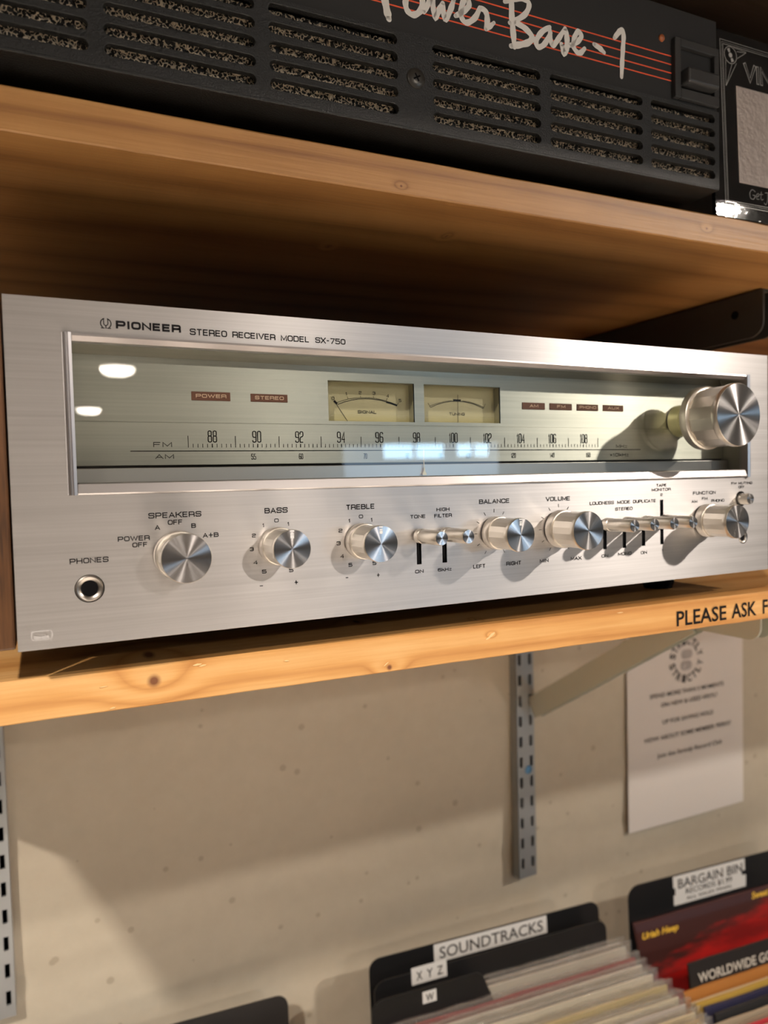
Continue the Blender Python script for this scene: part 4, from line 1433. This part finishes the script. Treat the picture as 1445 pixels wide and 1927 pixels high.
strokes = [
    ([(171.6, 326), (173.2, 318), (175.3, 308), (176.8, 301), (177.6, 297.8)], 3.3),
    ([(168, 325), (176, 328.5), (184.8, 326), (184.4, 318), (177.5, 311.5)], 2.6),
    ([(196.0, 313.5), (190.5, 313.6), (187.2, 309), (187.9, 304.5), (191.4, 303.0), (195.4, 306.0), (196.8, 311), (195.6, 314)], 2.6),
    ([(197.4, 305.8), (200.4, 311.1), (202.4, 314.6), (203.0, 309), (204.0, 304.8), (206.4, 309), (208.6, 313.0)], 2.5),
    ([(208.6, 313.0), (208.9, 308.5), (210.0, 305.2), (213.2, 311), (215.2, 316.4)], 2.5),
    ([(215.9, 308.2), (220.2, 311.2), (224.2, 315.4), (223.4, 318.9), (220.8, 316.6), (219.3, 311.6), (220.0, 307.7), (223.0, 306.4), (227.9, 310.2), (231.0, 316.0)], 2.5),
    ([(231.0, 316.0), (234.2, 315.0), (235.4, 311.4), (234.4, 305.8)], 2.7),
    ([(234.2, 305.6), (236.4, 307.2), (239.6, 310.2)], 2.2),
    ([(251.0, 326), (251.0, 317), (251.6, 309), (252.3, 300.3)], 3.0),
    ([(246.5, 322.8), (252, 325.5), (259, 327.2), (262.4, 325.4), (259.9, 319.6), (252.9, 314.2), (249.5, 312.4)], 2.5),
    ([(252.5, 313.6), (259.3, 311.9), (264.0, 308.2), (261.3, 304.6), (255.2, 302.0), (250.1, 300.3)], 2.9),
    ([(276.0, 316.3), (270.6, 312.4), (266.7, 306.8), (267.9, 303.7), (272.2, 306.2), (276.6, 313.4)], 2.5),
    ([(276.0, 315.0), (276.4, 309.5), (277.9, 306.8), (281.3, 310.5), (286.3, 317.6)], 2.5),
    ([(286.5, 317.8), (287.6, 313.6), (287.4, 308.0), (285.6, 304.2), (283.8, 308.6)], 2.9),
    ([(289.3, 309.0), (294.6, 312.2), (297.7, 316.0), (295.7, 318.3), (292.9, 314.4), (292.0, 309.5), (294.6, 306.6), (297.2, 306.9), (300.0, 309.8)], 2.5),
    ([(306.7, 313.6), (310.7, 312.4), (314.0, 310.6)], 2.7),
    ([(321.6, 320.4), (324.8, 324.2), (327.3, 326.2), (328.6, 323.6), (328.0, 316), (327.3, 308), (326.7, 299.4)], 2.6),
]
mb = MB()
for pts, wd in strokes:
    pp = smooth_path(pts)
    n = len(pp)
    path = []
    for i, q in enumerate(pp):
        e = min(i, n - 1 - i)
        ww = wd * 1.22 * (.72 + .28 * min(1, e / 3)) * (1 + .08 * math.sin(i * 1.3))
        path.append((q.x / 1000, q.y / 1000, ww / 1000))
    k = len([1 for s_ in strokes if s_[0] is not pts]) * 0
    dd = .00016 + .00002 * strokes.index((pts, wd))
    mb.ribbon(path, .0025, fpl(dd))
    mb.disc((path[0][0], path[0][1]), path[0][2] * .5, fpl(dd), 12)
    mb.disc((path[-1][0], path[-1][1]), path[-1][2] * .5, fpl(dd), 12)
tag(aobj(mb, 'script_lettering', M_WHITEPRINT, parent=fp, recalc=False), 'white brush-script lettering')
# amber lamp and recessed handle at the right
mb = MB().lathe((.3582, .0016, .3288), [(.0022, .0), (.0020, -.0008), (.0010, -.0014)], n=20, cap0=False)
aobj(mb, 'indicator_lamp', mat('amber_lens', (.30, .09, .03), .3), smooth=True)
M_HANDLE = mat('handle_plastic', (.030, .030, .031), .38)
mb = MB()
mb.box(.3665, .3712, -.0012, .0040, .2950, .3305)
mb.box(.3712, .4030, -.0012, .0040, .3255, .3305)
mb.box(.3712, .4030, -.0012, .0040, .2950, .3010)
mb.box(.3990, .4030, -.0012, .0040, .3010, .3255)
hd = aobj(mb, 'handle_frame', M_HANDLE, bevel=.0005)
mb = MB().box(.3722, .3985, -.0060, .0034, .3026, .3120)
aobj(mb, 'grip_bar', M_HANDLE, parent=hd, bevel=.0016, seg=3)

# ------------------------------------------------------------------ etched plaque leaning at the right end of the upper shelf
PLQ = thing('etched_plaque', (.4168, .0045, UP_TOP), 'glossy black plaque with silver etched border and pale panel, standing right of the amplifier', 'plaque', None, rotz=math.atan(-.039))
PLQ.rotation_euler.x = -.037
M_PLQ = ampmat('black_mirror_acrylic', (.010, .011, .012), .09, 220, .05)
n_ = N(M_PLQ)
sc_ = n_.noise(n_.coord((40, 40, 300)), 1, 4, .7)
r_ = n_.math('MULTIPLY_ADD', n_.math('GREATER_THAN', sc_, .72), .22, .035)
n_.l(r_, n_.b.inputs['Roughness'])
M_ETCH = mat('silver_etching', (.55, .54, .52), .45, .4)
M_SILVER = mat('satin_silver_plate', (.62, .54, .50), .42, .6)
n_ = N(M_SILVER)
n_.bump(n_.noise(n_.coord((1, 1, 1)), 170, 4, .6), .6, .0012)
# coordinates here: u from the plaque's left edge, v up from the shelf
u0, v0 = .4187, .2353


def pobj(mb, name, m, parent=None, **kw):
    for v in mb.bm.verts:
        v.co.x -= u0
    o = mb.obj(name, m, None, **kw)
    o.parent = parent or PLQ
    for v in o.data.vertices:
        v.co.z -= UP_TOP
    return o


PX1, PZ1 = .6450, .3592
mb = MB()
ol = rpath([(0, 0, 1), (0, 1, 1), (1, 1, 1), (1, 0, 1)], True, PX1 - u0, PZ1 - UP_TOP - .0003, .002)
mb.prism([(u0 + p[0], 0, UP_TOP + .0003 + p[1]) for p in ol], (0, .003, 0))
sl = pobj(mb, 'slab', M_PLQ, bevel=.0003)
qp = lambda d: (lambda x, z: (x, -d, z))
mb = MB()
for (a, b, w_) in (((.4275, .3527), (PX1 - .0088, .2440), .00035), ((.4289, .3512), (PX1 - .0102, .2455), .0002), ((.4300, .3500), (PX1 - .0113, .2467), .00035)):
    mb.ribbon([(a[0], a[1]), (b[0], a[1]), (b[0], b[1]), (a[0], b[1])], w_, qp(.00012), closed=True)
for (dx) in (0, 1):
    ox = .4368 if not dx else PX1 - .0181
    cz = .3438
    sg = 1 if not dx else -1
    circ = lambda r, k=28: [(ox + r * math.cos(2 * math.pi * i / k), cz + r * math.sin(2 * math.pi * i / k)) for i in range(k)]
    mb.ribbon(circ(.0056), .0004, qp(.00012), closed=True)
    mb.disc((ox, cz), .0016, qp(.00014), 16)
    for a0 in (115, 295):
        pts = [(ox + .0022 * math.cos(math.radians(a0 + 20)), cz + .0022 * math.sin(math.radians(a0 + 20)))]
        pts = [(ox + rr * math.cos(math.radians(aa)), cz + rr * math.sin(math.radians(aa))) for rr, aa in ((.0022, a0 + 22), (.0022, a0 - 22), (.0047, a0 - 16), (.0047, a0 + 16))]
        mb.poly([(p[0], -.00014, p[1]) for p in pts])
    for (p, q) in (((.0052, -.0045), (-.0050 + .0, -.0212)), ((.0010, -.0060), (-.0050, -.0212)), ((-.0046, -.0040), (-.0052, -.0212)),
                   ((.0060, .0036), (.0146, .0045)), ((.0062, -.0010), (.0146, .0045)), ((.0030, .0056), (.0146, .0050))):
        mb.ribbon([(ox + sg * p[0], cz + p[1]), (ox + sg * q[0], cz + q[1])], .0003, qp(.00012))
# outlined capitals
for s_, xa, xb in (('V', .4487, .4600), ('I', .4600, .4635), ('N', .4640, .4750)):
    stroke_text(mb, s_, xa, xb, .3352, .0122, qp(.00012), weight=.20)
tag(pobj(mb, 'etched_border', M_ETCH, recalc=False), 'silver etched border, record ornament and capitals')
mb = MB()
for s_, xa, xb in (('V', .4487, .4600), ('I', .4600, .4635), ('N', .4640, .4750)):
    stroke_text(mb, s_, xa + .0005, xb - .0005, .3352, .0112, qp(.0002), weight=.13)
pobj(mb, 'capital_fill', M_PLQ, recalc=False)
mb = MB().box(.4404, PX1 - .0217, -.0006, .0, .2598, .3242)
tag(pobj(mb, 'silver_panel', M_SILVER, bevel=.0003), 'pale pinkish silver panel')
mb = MB()
get = [([(455.5, 255.8), (452.5, 256.8), (450.2, 254.2), (450.8, 251.0), (453.6, 250.6), (455.2, 253.0), (453, 253.2)], .35),
       ([(456.3, 252.4), (458.6, 253.4), (458.2, 255.0), (456.6, 253.8), (456.6, 251.2), (459, 251.2)], .3),
       ([(461.2, 256.6), (460.6, 252.2), (461.6, 251.0), (462.8, 251.8)], .3), ([(459.4, 254.6), (462.8, 255.0)], .3),
       ([(464.8, 256.4), (468.6, 256.8)], .35), ([(467.4, 256.6), (467.0, 251.6), (465.2, 248.4), (463.6, 249.4)], .35)]
for pts, wd in get:
    mb.ribbon([(p.x / 1000, p.y / 1000) for p in smooth_path(pts)], wd / 1000, qp(.00012))
tag(pobj(mb, 'etched_script', M_ETCH, recalc=False), 'silver handwritten script')

# ================================================================== record bins below
BA = math.atan(-.10)
TOPZ = -.4905
BZ = -.808


def brot(x, D):
    """frame of the bins: the line Y = D - 0.1 X"""
    return (x, D - .10 * x)


M_BINWOOD = pine('bin_pine', (0.30, 0.15, 0.06), (0.44, 0.24, 0.10), (0.55, 0.33, 0.15), [], 8.0)
BIN = thing('record_bin', (0, 0, FLOORZ), 'wooden record browser with three open compartments against the wall', 'record bin', None, rotz=BA)


def bobj(mb, name, m, parent=BIN, **kw):
    o = mb.obj(name, m, None, **kw)
    for v in o.data.vertices:
        v.co.z -= FLOORZ
    o.parent = parent
    return o


mb = MB().box(-.16, .98, .02, .395, BZ - .018, BZ)
bobj(mb, 'bin_floor', M_BINWOOD)
mb = MB().box(-.16, .98, .002, .02, FLOORZ, -.64)
bobj(mb, 'front_board', M_BINWOOD)
mb = MB().box(-.16, .98, .395, .409, FLOORZ, -.56)
bobj(mb, 'back_board', M_BINWOOD)
for x in (-.16, .225, .590, .962):
    mb = MB().box(x, x + .016, .021, .394, FLOORZ, -.60)
    bobj(mb, 'bin_divider', M_BINWOOD)


def card(name, label, cat, x0, x1, D, ztop, r=.012, notch=None, group=None, lean=.02, thick=.0014, mat_=None):
    """black divider standing in the bin; returns root and a placing function for its face"""
    t = thing(name, (0, 0, 0), label, cat, group, rotz=BA)
    y0 = D
    t.location = (-math.sin(BA) * y0, math.cos(BA) * y0, BZ)
    h = ztop - BZ
    tl = lean
    mb = MB()
    if notch:
        ol = [(x1, 0), (x1, h - .035), (notch + .012, h - .035), (notch, h - .004), (notch - .006, h)] + \
             [(x0 + r - r * math.sin(a), h - r + r * math.cos(a)) for a in [math.pi / 2 * i / 5 for i in range(6)]] + [(x0, 0)]
    else:
        ol = [(x1, 0)] + [(x1 - r + r * math.cos(a), h - r + r * math.sin(a)) for a in [math.pi / 2 * i / 5 for i in range(6)]] + \
             [(x0 + r - r * math.sin(a), h - r + r * math.cos(a)) for a in [math.pi / 2 * i / 5 for i in range(6)]] + [(x0, 0)]
    k = tl / h
    mb.prism([(p[0], p[1] * k - tl, p[1]) for p in ol], (0, thick, 0))
    o = mb.obj('card', mat_ or M_DIVIDER, None)
    o.parent = t
    t['_h'] = h
    place = lambda x, z, d=.0004: (x, (z - BZ) * k - tl - d, z - BZ)
    return t, place


def sticker(t, place, x0, x1, z0, z1, lines, notches=False):
    mb = MB()
    if notches:
        ol = [(x0, z0), (x1, z0), (x1 + .001, z0 + (z1 - z0) * .42), (x1 - .006, z0 + (z1 - z0) * .42), (x1 - .006, z0 + (z1 - z0) * .58), (x1, z0 + (z1 - z0) * .58), (x1, z1), (x0, z1),
              (x0, z0 + (z1 - z0) * .60), (x0 + .003, z0 + (z1 - z0) * .60), (x0 + .003, z0 + (z1 - z0) * .35), (x0, z0 + (z1 - z0) * .35)]
    else:
        ol = [(x0, z0), (x1, z0), (x1, z1), (x0, z1)]
    mb.prism([place(a, b, .0005) for a, b in ol], (0, .0003, 0))
    o = mb.obj('label_sticker', M_LABEL, None)
    o.parent = t
    mb = MB()
    for (txt, a, b, zc, h) in lines:
        font_mesh(mb, txt, lambda x, z: place(x, z, .0009), a, b, zc, h, bold=.01)
    q = mb.obj('sticker_lettering', M_INK, None)
    q.parent = o
    tag(o, 'white sticker lettered ' + lines[0][0])


# in the bin frame x is measured along the bin; x/cos of the wall frame is near enough to x itself
t, pl_ = card('divider_card', 'black divider labelled SOUNDTRACKS at the back of the middle bin', 'record divider', .2700, .5630, .3850, -.4455)
sticker(t, pl_, .3455, .4900, -.4665, -.4455 - .0008, [('SOUNDTRACKS', .3520, .4845, -.4562, .0130)])
t, pl_ = card('divider_card', 'black divider labelled X Y Z in front of the soundtracks divider', 'record divider', .2670, .5550, .3600, -.4525)
sticker(t, pl_, .3087, .3495, -.4655, -.4475, [('X', .3140, .3210, -.4565, .0095), ('Y', .3260, .3330, -.4565, .0095), ('Z', .3380, .3450, -.4565, .0095)])
t, pl_ = card('divider_card', 'black divider labelled W, short step on its right', 'record divider', .2560, .5500, .3350, -.4530, notch=.3800)
sticker(t, pl_, .3105, .3260, -.4685, -.4565, [('W', .3140, .3228, -.4625, .0080)])
t, pl_ = card('divider_card', 'black divider labelled BARGAIN BIN at the back of the right-hand bin', 'record divider', .6185, .9300, .4000, -.4500, r=.016)
sticker(t, pl_, .6885, .8085, -.4880, -.4510, [('BARGAIN BIN', .6960, .8035, -.4612, .0125), ('RECORDS $1.99', .7080, .7850, -.4730, .0070), ('ALL SALES FINAL', .7080, .7850, -.4820, .0040)], notches=True)
t, pl_ = card('divider_card', 'plain black divider at the back of the left bin, only its corner in view', 'record divider', -.1150, .1805, .3800, -.4535)

# records: cardboard sleeve inside a clear plastic sleeve
M_PLASTIC = glassmat('clear_sleeve_plastic', (.97, .965, .95), rough=.09, fres=2.1)
nt_ = M_PLASTIC.node_tree
bp_ = nt_.nodes.new('ShaderNodeBump'); nz_ = nt_.nodes.new('ShaderNodeTexNoise')
nz_.inputs['Scale'].default_value = 120; bp_.inputs['Strength'].default_value = .8; bp_.inputs['Distance'].default_value = .002
nt_.links.new(nz_.outputs['Fac'], bp_.inputs['Height'])
df_ = nt_.nodes.new('ShaderNodeBsdfDiffuse'); df_.inputs[0].default_value = (.85, .83, .80, 1)
mz_ = nt_.nodes.new('ShaderNodeMixShader'); mz_.inputs[0].default_value = .06
for lk in list(nt_.links):
    if lk.to_node.type == 'OUTPUT_MATERIAL':
        src_ = lk.from_socket
nt_.links.new(src_, mz_.inputs[1]); nt_.links.new(df_.outputs[0], mz_.inputs[2])
nt_.links.new(mz_.outputs[0], nt_.nodes['Material Output'].inputs[0])
for nd in nt_.nodes:
    if nd.type == 'BSDF_GLOSSY':
        nt_.links.new(bp_.outputs[0], nd.inputs['Normal'])
SLEEVE = {}


def sleeve_mat(c):
    k = 'sleeve_%02d' % len(SLEEVE)
    if c not in SLEEVE:
        SLEEVE[c] = mat(k, c, .55)
    return SLEEVE[c]


def record(x0, D, ztop, color, label, group, thick=.0035, plastic=True, lean=.03, w_=.305, name='record_album', shade=None):
    t = thing(name, (0, 0, 0), label, 'record', group, rotz=BA)
    t.location = (-math.sin(BA) * D, math.cos(BA) * D, ztop - .311)
    k = lean / .311
    mb = MB()
    nn = 10
    rws = []
    ph = random.random() * 9
    for i in range(nn + 1):
        x = x0 + .003 + (w_ - .006) * i / nn
        dz = .0012 * noise.noise(Vector((x * 20, ph, 0)))
        zt = .308 + dz
        rws.append([mb.bm.verts.new(p) for p in ((x, -lean, 0), (x, -lean + thick, 0), (x, zt * k - lean + thick * .7, zt), (x, zt * k - lean + thick * .2, zt))])
    for i in range(nn):
        for q in range(4):
            mb.bm.faces.new([rws[i][q], rws[i + 1][q], rws[i + 1][(q + 1) % 4], rws[i][(q + 1) % 4]])
    mb.bm.faces.new(rws[0][::-1]); mb.bm.faces.new(rws[-1])
    o = mb.obj('cardboard_sleeve', sleeve_mat(color), None)
    o.parent = t
    if plastic:
        mb = MB()
        nn = 40
        f, b_ = [], []
        for i in range(nn + 1):
            x = x0 - .003 + (w_ + .006) * i / nn
            wv = .0016 * noise.noise(Vector((x * 60, ph, 2))) + .0009 * noise.noise(Vector((x * 160, ph, 5)))
            zt = .3145 + .0012 * noise.noise(Vector((x * 45, ph, 7)))
            f.append((mb.bm.verts.new((x, -lean - .0012, 0)), mb.bm.verts.new((x, .300 * k - lean - .0010, .300)), mb.bm.verts.new((x, zt * k - lean - .0006 + wv, zt))))
            b_.append((mb.bm.verts.new((x, -lean + thick + .0012, 0)), mb.bm.verts.new((x, .300 * k - lean + thick + .0010, .300)), mb.bm.verts.new((x, zt * k - lean + thick * .8 + wv * .7 + .0006, zt - .0005))))
        for s_ in (f, b_):
            for i in range(nn):
                for q in (0, 1):
                    mb.bm.faces.new([s_[i][q], s_[i + 1][q], s_[i + 1][q + 1], s_[i][q + 1]])
        # rolled, slightly crinkled top edge
        ring = []
        for i in range(nn + 1):
            x, y, z = f[i][2].co
            rr = .0007 + .0003 * noise.noise(Vector((x * 300, ph, 1)))
            y += .0006 * noise.noise(Vector((x * 220, ph, 3)))
            ring.append([mb.bm.verts.new((x, y + rr * math.cos(a), z + rr * math.sin(a))) for a in [math.pi / 3 * q for q in range(6)]])
        for i in range(nn):
            for q in range(6):
                mb.bm.faces.new([ring[i][q], ring[i + 1][q], ring[i + 1][(q + 1) % 6], ring[i][(q + 1) % 6]])
        o = mb.obj('plastic_sleeve', M_PLASTIC, None, recalc=False)
        o.parent = t
        for p in o.data.polygons:
            p.use_smooth = True
    return t


cols_ = [(.50, .46, .42), (.62, .58, .50), (.30, .06, .06), (.66, .62, .55), (.55, .52, .50), (.70, .66, .56), (.74, .68, .52), (.60, .50, .26), (.72, .68, .60),
         (.76, .70, .54), (.62, .58, .56), (.78, .70, .50), (.80, .56, .16), (.70, .60, .50), (.72, .30, .08), (.60, .56, .52), (.70, .66, .58), (.30, .20, .14), (.66, .62, .5), (.5, .46, .4), (.72, .68, .6), (.4, .3, .2), (.68, .62, .5), (.6, .56, .5)]
cname = {0: 'grey-beige', 1: 'cream', 2: 'dark red', 3: 'pale cream', 4: 'grey', 5: 'ivory', 6: 'yellowish cream', 7: 'mustard', 8: 'off-white', 9: 'straw', 10: 'light grey', 11: 'butter yellow',
         12: 'golden yellow', 13: 'tan', 14: 'orange', 15: 'stone grey', 16: 'eggshell', 17: 'brown', 18: 'oatmeal', 19: 'taupe', 20: 'chalk white', 21: 'walnut brown', 22: 'sand', 23: 'dove grey'}
random.seed(21)
for i in range(24):
    D = .3545 - i * .0085 if i < 2 else .328 - (i - 2) * .0098
    x0 = .2700 + random.uniform(-.002, .002)
    if i < 2:
        zt = TOPZ + .012
    else:
        zt = TOPZ + .008 + random.uniform(-.004, .004)
    xw = .305
    record(x0, D, zt, cols_[i], '%s record in a clear sleeve, number %d from the back of the middle bin' % (cname[i], i + 1), 'sleeved records in the middle bin', lean=.02 if i < 2 else .024)

# right-hand bin
random.seed(5)
cov = record(.6180, .4000 - .006, -.4900, (.060, .016, .013), 'dark red record cover with yellow script, leaning in front of the bargain divider', 'records in the bargain bin', plastic=False, lean=.10, w_=.312)
lean_k = .10 / .311
cz_ = -.4900 - .311


def cpl(d):
    return lambda x, z: (x, (z - cz_) * lean_k - .10 - d, z - cz_)


M_COVRED = mat('cover_printed_picture', (.42, .012, .010), .4)
n_ = N(M_COVRED)
tc_ = n_.n('ShaderNodeTexCoord'); sp_ = n_.n('ShaderNodeSeparateXYZ')
n_.l(tc_.outputs['Object'], sp_.inputs[0])
# the red field lies below a slanting ragged edge
ze_ = n_.math('MULTIPLY_ADD', sp_.outputs[0], .19, -.4996 - .873 * .19 - cz_)
a_ = n_.math('MULTIPLY', n_.math('SUBTRACT', ze_, sp_.outputs[2]), 70.0)
b_ = n_.math('MULTIPLY', n_.math('SUBTRACT', sp_.outputs[0], .636), 30.0)
nz1 = n_.noise(n_.coord((26, 26, 130)), 1, 4, .6)
fac_ = n_.math('ADD', n_.math('MINIMUM', n_.math('MULTIPLY', a_, .8), b_), n_.math('MULTIPLY_ADD', nz1, 2.6, -1.05))
f2_ = n_.noise(n_.coord((16, 16, 60)), 1, 3, .5)
col_ = n_.ramp(f2_, [(.35, (.24, .010, .010)), (.62, (.52, .014, .012))])
mx_ = n_.n('ShaderNodeMix', data_type='RGBA')
cl_ = n_.n('ShaderNodeClamp'); n_.l(fac_, cl_.inputs[0])
n_.l(cl_.outputs[0], mx_.inputs[0])
mx_.inputs[6].default_value = (.055, .016, .014, 1)
n_.l(col_, mx_.inputs[7])
n_.l(mx_.outputs[2], n_.b.inputs['Base Color'])
mb = MB()
mb.poly([cpl(.0003)(a, b) for a, b in [(.6225, -.74), (.6225, -.4955), (.9265, -.4955), (.9265, -.74)]])
q = mb.obj('cover_picture', M_COVRED, None, recalc=False); q.parent = cov
M_YEL = mat('yellow_ink', (.80, .50, .05), .5)
mb = MB()
yl = lambda x, z: cpl(.0007)(x, z)
font_mesh(mb, 'Uriah Heep', yl, .6293, .6858, -.5080, .0070, bold=.03, shear=.35)
q = mb.obj('cover_script', M_YEL, None); q.parent = cov
tag(q, 'yellow slanted script at the left')
mb = MB()
font_mesh(mb, 'Sweet Freedom', yl, .8108, .8860, -.4984, .0074, bold=.03, shear=.35)
q = mb.obj('cover_script', M_YEL, None); q.parent = cov
tag(q, 'yellow slanted script at the right')

bcols = [((.016, .013, .012), 'black worn-cornered album with white capitals WORLDWIDE GOLD', .0045), ((.50, .21, .05), 'rust-orange record edge', .006), ((.62, .50, .32), 'cream record edge', .004),
         ((.55, .36, .07), 'mustard record edge', .005), ((.035, .035, .085), 'navy record edge', .007), ((.03, .03, .032), 'black record edge', .006), ((.46, .38, .28), 'beige record edge', .004),
         ((.34, .27, .20), 'brown cardboard record edge', .004), ((.60, .05, .07), 'crimson record edge', .004), ((.50, .42, .32), 'sand record edge', .004), ((.20, .23, .28), 'slate record edge', .004),
         ((.66, .48, .24), 'straw-yellow record edge', .005), ((.56, .40, .22), 'caramel record edge', .005), ((.40, .33, .27), 'taupe record edge', .004), ((.66, .42, .12), 'amber record edge', .005),
         ((.12, .10, .09), 'charcoal record edge', .004), ((.58, .50, .40), 'parchment record edge', .005), ((.3, .1, .08), 'maroon record edge', .005), ((.5, .45, .35), 'khaki record edge', .005)]
D = .3120
for i, (c, lb, th) in enumerate(bcols):
    if i == 0:
        r_ = record(.6290, D, -.4935, c, lb + ', first in the bargain bin stack', 'records in the bargain bin', thick=th, plastic=False, lean=.05)
        zz = -.4935 - .311
        kk = .05 / .311
        mb = MB()
        font_mesh(mb, 'WORLDWIDE GOLD AWARD HITS', lambda x, z: (x, (z - zz) * kk - .05 - .0007, z - zz), .6425, .8600, -.5125, .0105, bold=.02)
        q = mb.obj('cover_lettering', mat('cream_ink', (.66, .62, .55), .5), None); q.parent = r_
        tag(q, 'white slanted capitals')
    else:
        record(.6120 + random.uniform(-.003, .006) + (.012 if i in (4, 5) else 0), D, -.5215 + random.uniform(-.003, .003), c,
               lb + ', number %d from the back of the bargain bin stack' % (i + 1), 'records in the bargain bin', thick=th, plastic=False, lean=.045)
    D -= th + .0035
